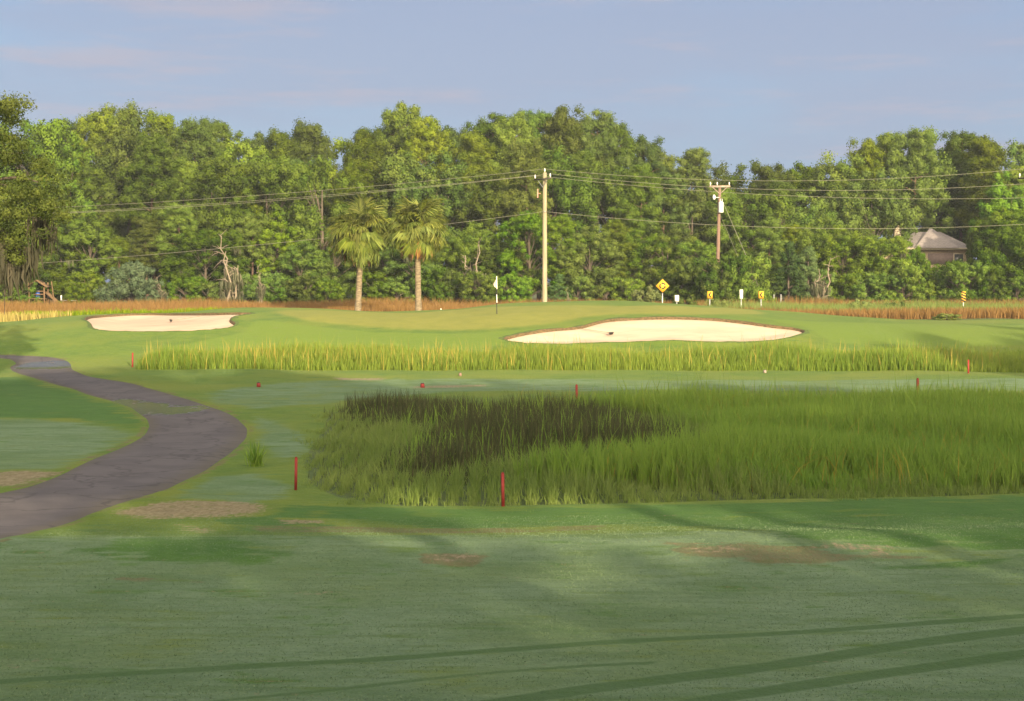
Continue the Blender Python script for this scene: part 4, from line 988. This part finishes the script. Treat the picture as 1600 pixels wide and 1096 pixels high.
rf = MB(); rf.add(V, [(0, 1, 5, 4), (2, 3, 4, 5)], [(1, 2, 5), (3, 0, 4)]); rf.add([(x, y, ez - .02) for x, y in ((x0, y0), (x0, y1), (x1, y1), (x1, y0))], [(0, 1, 2, 3)])
rf.add([(-1.2, -.9, ez + .15), (1.0, -.9, ez + .15), (2.4, -.8, ez + .02), (-2.4, -.8, ez + .02), (0.1, 2.8, rz_ + .35), (.1, 1.6, rz_ + .3)], None, [(3, 2, 5), (3, 5, 4), (2, 4, 5)])
roof = rf.build('roof', M['roof'], hs)
m = MB(); m.box((-.95, -.56, ez - .09), (10.1, .08, .2)); m.build('fascia', M['trim'], hs)
cx = (1418 - 1472) * k; m = MB(); m.box((cx, 1.2, (rz_ + .2) / 2 + 1.5), (.85, .9, rz_ + .2 - 3)); m.box((cx, 1.2, rz_ + .25), (1.0, 1.05, .18)); m.cyl((cx, 1.2, rz_ + .34), (cx, 1.2, rz_ + .62), .14, .12, 8); m.build('chimney', M['trim'], roof)
for x, zz in ((2.5, ez - 1.3), (-1.6, ez - 1.4), (-3.6, ez - 1.4), (2.5, 1.7), (-1.6, 1.7)):
    m = MB(); m.box((x, -.06, zz), (1.1, .16, 1.5)); w_ = m.build('window', M['trim'], hs); m = MB(); m.box((x, -.15, zz), (.92, .04, 1.3)); m.build('pane', M['glass'], w_)

# ------------------------------------------------------------------ play set, left
M['play_wood'] = mat_plain('play_set_timber', (.15, .095, .05), .85, .2, 3)
M['blue'] = mat_plain('blue_plastic', (.04, .12, .50), .4, .1, 3)
D = 148.5; P = on(64, D); ps = empty('play_set', P); tag(ps, 'wooden play set with a slide under the trees at far left', 'play set')
for x in (-1.1, .35):
    for y in (0, 1.2): MB().box((x, y, 1.45), (.13, .13, 2.9)).build('post', M['play_wood'], ps)
MB().box((-.37, .6, 1.32), (1.55, 1.3, .08)).build('platform', M['play_wood'], ps)
MB().prism([(-1.35, 2.5), (-.37, 3.15), (.6, 2.5), (.6, 2.42), (-.37, 3.05), (-1.35, 2.42)], -.2, 1.4).build('roof', M['play_wood'], ps)
MB().box((-.37, 0.0, 1.75), (1.3, .05, .10)).box((-.37, 0.0, 2.05), (1.3, .05, .10)).build('railing', M['play_wood'], ps)
m = MB(); m.box((1.25, .5, 1.15), (2.3, .55, .06), M=Matrix.Rotation(R(42), 3, 'Y')); m.box((1.25, .24, 1.2), (2.3, .04, .2), M=Matrix.Rotation(R(42), 3, 'Y')); m.box((1.25, .76, 1.2), (2.3, .04, .2), M=Matrix.Rotation(R(42), 3, 'Y')); m.build('slide', M['play_wood'], ps)
m = MB(); m.cyl((1.35, .2, .0), (1.0, .2, 3.0), .07, .05, 7); m.build('brace', M['play_wood'], ps)
tp_ = MB(); tp_.tube([(0, 0, 0), (0, 0, .15), (.02, 0, .5), (0, 0, .75)], [.2, .26, .22, .12], 10); o = tp_.build('plastic_barrel', M['blue'], None, True); o.location = P + np.array((-.45, .5, 1.36)); tag(o, 'blue plastic barrel standing inside the wooden play set', 'barrel')
P = on(108, 148); b_ = empty('bench', P); tag(b_, 'low white bench in the shade right of the wooden play set', 'bench')
MB().box((0, 0, 1.15), (1.5, .4, .06)).build('seat', M['steel'], b_)
for x in (-.6, .6): MB().box((x, 0, .56), (.1, .36, 1.12)).build('leg', M['steel'], b_)
MB().box((-.72, .0, 1.4), (.08, .3, .5)).build('armrest', M['white_paint'], b_)

# ------------------------------------------------------------------ flag, rakes, stakes, tee markers, ball
M['flag'] = mat_plain('white_flag_cloth', (.50, .40, .36), .8, .06, 4)
M['black'] = mat_plain('black_paint', (.025, .025, .025), .5, .1, 4)
P = G(776.5, 491); fl = empty('flagstick', P); hf = AT(776, 432, P[1])[2] - P[2]; tag(fl, 'flagstick on the green with a limp white flag and striped pole', 'flag')
for i, (a, b, mt) in enumerate(((0, .30, 'black'), (.30, .52, 'white_paint'), (.52, .66, 'black'), (.66, 1.0, 'white_paint'))):
    m = MB(); m.cyl((0, 0, a * hf), (-.02, 0, b * hf), .026, None, 8); m.build('pole_section', M[mt], fl)
V, Q = [], []
for i in range(9):
    for j in range(6):
        u, v = i / 8, j / 5; x = -.02 - v * (.05 + .15 * math.sin(u * math.pi) ** .7) ; V.append((x, .05 * math.sin(v * 9 + u * 3) , hf * .995 - u * .74 - v * .30 * (1 - u)))
for i in range(8):
    for j in range(5): Q.append((i * 6 + j, i * 6 + j + 1, (i + 1) * 6 + j + 1, (i + 1) * 6 + j))
fast_mesh('flag_cloth', V, Q, None, M['flag'], fl, smooth=True)
m = MB(); m.tube([(0, 0, .012), (0, 0, .016)], [.07, .07], 14); m.build('cup_rim', M['black'], fl)
def rake(px, py, rz, label):
    P = G(px, py); P[2] -= .22; r = empty('bunker_rake', P, rz); tag(r, label, 'rake', 'bunker rakes')
    m = MB(); m.cyl((0, 0, .06), (1.9, 0, .30), .022, None, 6); m.build('handle', M['snag'], r)
    m = MB(); m.box((0, 0, .07), (.10, .75, .09)); [m.box((0, -.33 + .11 * k, .01), (.03, .03, .1)) for k in range(7)]; m.build('rake_head', M['black'], r)
rake(955, 516.5, R(160), 'bunker rake lying in the large right bunker'); rake(267, 497, R(20), 'bunker rake lying in the smaller left bunker')
M['red'] = mat_plain('red_stake_paint', (.24, .026, .022), .6, .18, 5)
def stake(px, yb, yt, label, w=.065):
    P = G(px, yb); h = AT(px, yt, P[1])[2] - P[2]; m = MB(); lean = random.uniform(-.03, .03)
    m.box((0, 0, h / 2 - .1), (w, w * .8, h + .2), random.uniform(-.3, .3)); m.box((0, 0, h + .012), (w * .7, w * .55, .03)); o = m.build('hazard_stake', M['red'])
    o.location = P; o.rotation_euler = (random.uniform(-.03, .03), lean, 0); tag(o, label, 'stake', 'red hazard stakes round the marsh')
stake(462, 766, 716, 'tall red stake at the left front corner of the near marsh'); stake(786, 791, 740, 'tall red stake at the front edge of the near marsh')
stake(207, 574, 552, 'red stake at the left end of the yellow cordgrass strip', .075); stake(1434, 630, 592, 'red stake among the tall cordgrass at back right', .08); stake(1513, 584, 563, 'red stake by the right end of the cordgrass strip', .075)
stake(901, 632, 602, 'red stake half hidden in grass at the back of the marsh', .08)
def tee_marker(px, yb, label, mat='red', s=.17):
    P = G(px, yb); e = empty('tee_marker', P); m = MB(); m.box((0, 0, s * .55), (s, s, s * 1.1), .3, taper=.86); m.build('block', M[mat], e); m = MB(); m.box((0, 0, s * 1.16), (s * .8, s * .8, s * .28), .3, taper=.7); m.build('cap', M['black' if mat == 'red' else 'bark'], e); tag(e, label, 'tee marker', 'tee markers behind the marsh')
tee_marker(404, 605, 'red tee marker with a black cap on the left of the far tee'); tee_marker(660, 606, 'red tee marker just behind the dark rush patch'); tee_marker(719, 588, 'small brown tee marker below the yellow cordgrass strip', 'pole_red', .14); tee_marker(1195, 583, 'small pale tee marker on the right of the far tee', 'arm_pale', .13)
def ball(px, py, D, r, label):
    P = on(px, D); m = MB(); th = np.linspace(0, math.pi, 9); m.tube(np.stack([0 * th, 0 * th, r - r * np.cos(th)], -1), r * np.sin(th) + .001, 12, False); o = m.build('golf_ball', M['white_paint'], None, True); o.location = P; tag(o, label, 'ball')
ball(689, 484, 113, .05, 'white golf ball at the back of the green right of the palms')

# spiky plant by the path
def tuft(px, py, label):
    P = G(px, py); rr = np.random.default_rng(3); V, T, tone = [], [], []
    for k in range(75):
        a = rr.uniform(0, 6.28); l = rr.uniform(.35, .85); el = rr.uniform(.75, 1.5); b = np.array((rr.normal(0, .09), rr.normal(0, .09), 0)); d = np.array((math.cos(a) * math.cos(el), math.sin(a) * math.cos(el), math.sin(el)))
        s = np.array((-math.sin(a), math.cos(a), 0)) * rr.uniform(.010, .02); m_ = b + d * l * .55; e = b + d * l + np.array((0, 0, -.12 * l * (1.6 - el))); i = len(V)
        V += [b - s, b + s, m_ + s, m_ - s, e]; T += [(i, i + 1, i + 2), (i, i + 2, i + 3), (i + 3, i + 2, i + 4)]; tone += [rr.random()] * 5
    o = fast_mesh('reed_tuft', V, None, T, M['cord'], attrs={'tone': tone}); o.location = P; tag(o, label, 'plant')
tuft(401, 729, 'single spiky green tuft beside the right edge of the path')
for kk, lst in PROTO.items():
    for i, o in enumerate(lst):
        if (kk, i) not in used: print('UNUSED', kk, i)
# ------------------------------------------------------------------ thin morning haze
hz = MB(); hz.box((0, 75, 18.5), (420, 330, 42)); hm = bpy.data.materials.new('haze_air'); hm.use_nodes = True; ht = hm.node_tree; ht.nodes.clear()
pv = N(ht, 'ShaderNodeVolumePrincipled'); pv.inputs['Density'].default_value = .00026; pv.inputs['Color'].default_value = (.86, .92, 1.0, 1); pv.inputs['Anisotropy'].default_value = 0.0
ho = N(ht, 'ShaderNodeOutputMaterial'); ht.links.new(pv.outputs[0], ho.inputs['Volume'])
tag(hz.build('haze', hm), 'thin pale morning haze over the whole course', 'haze', kind='stuff')
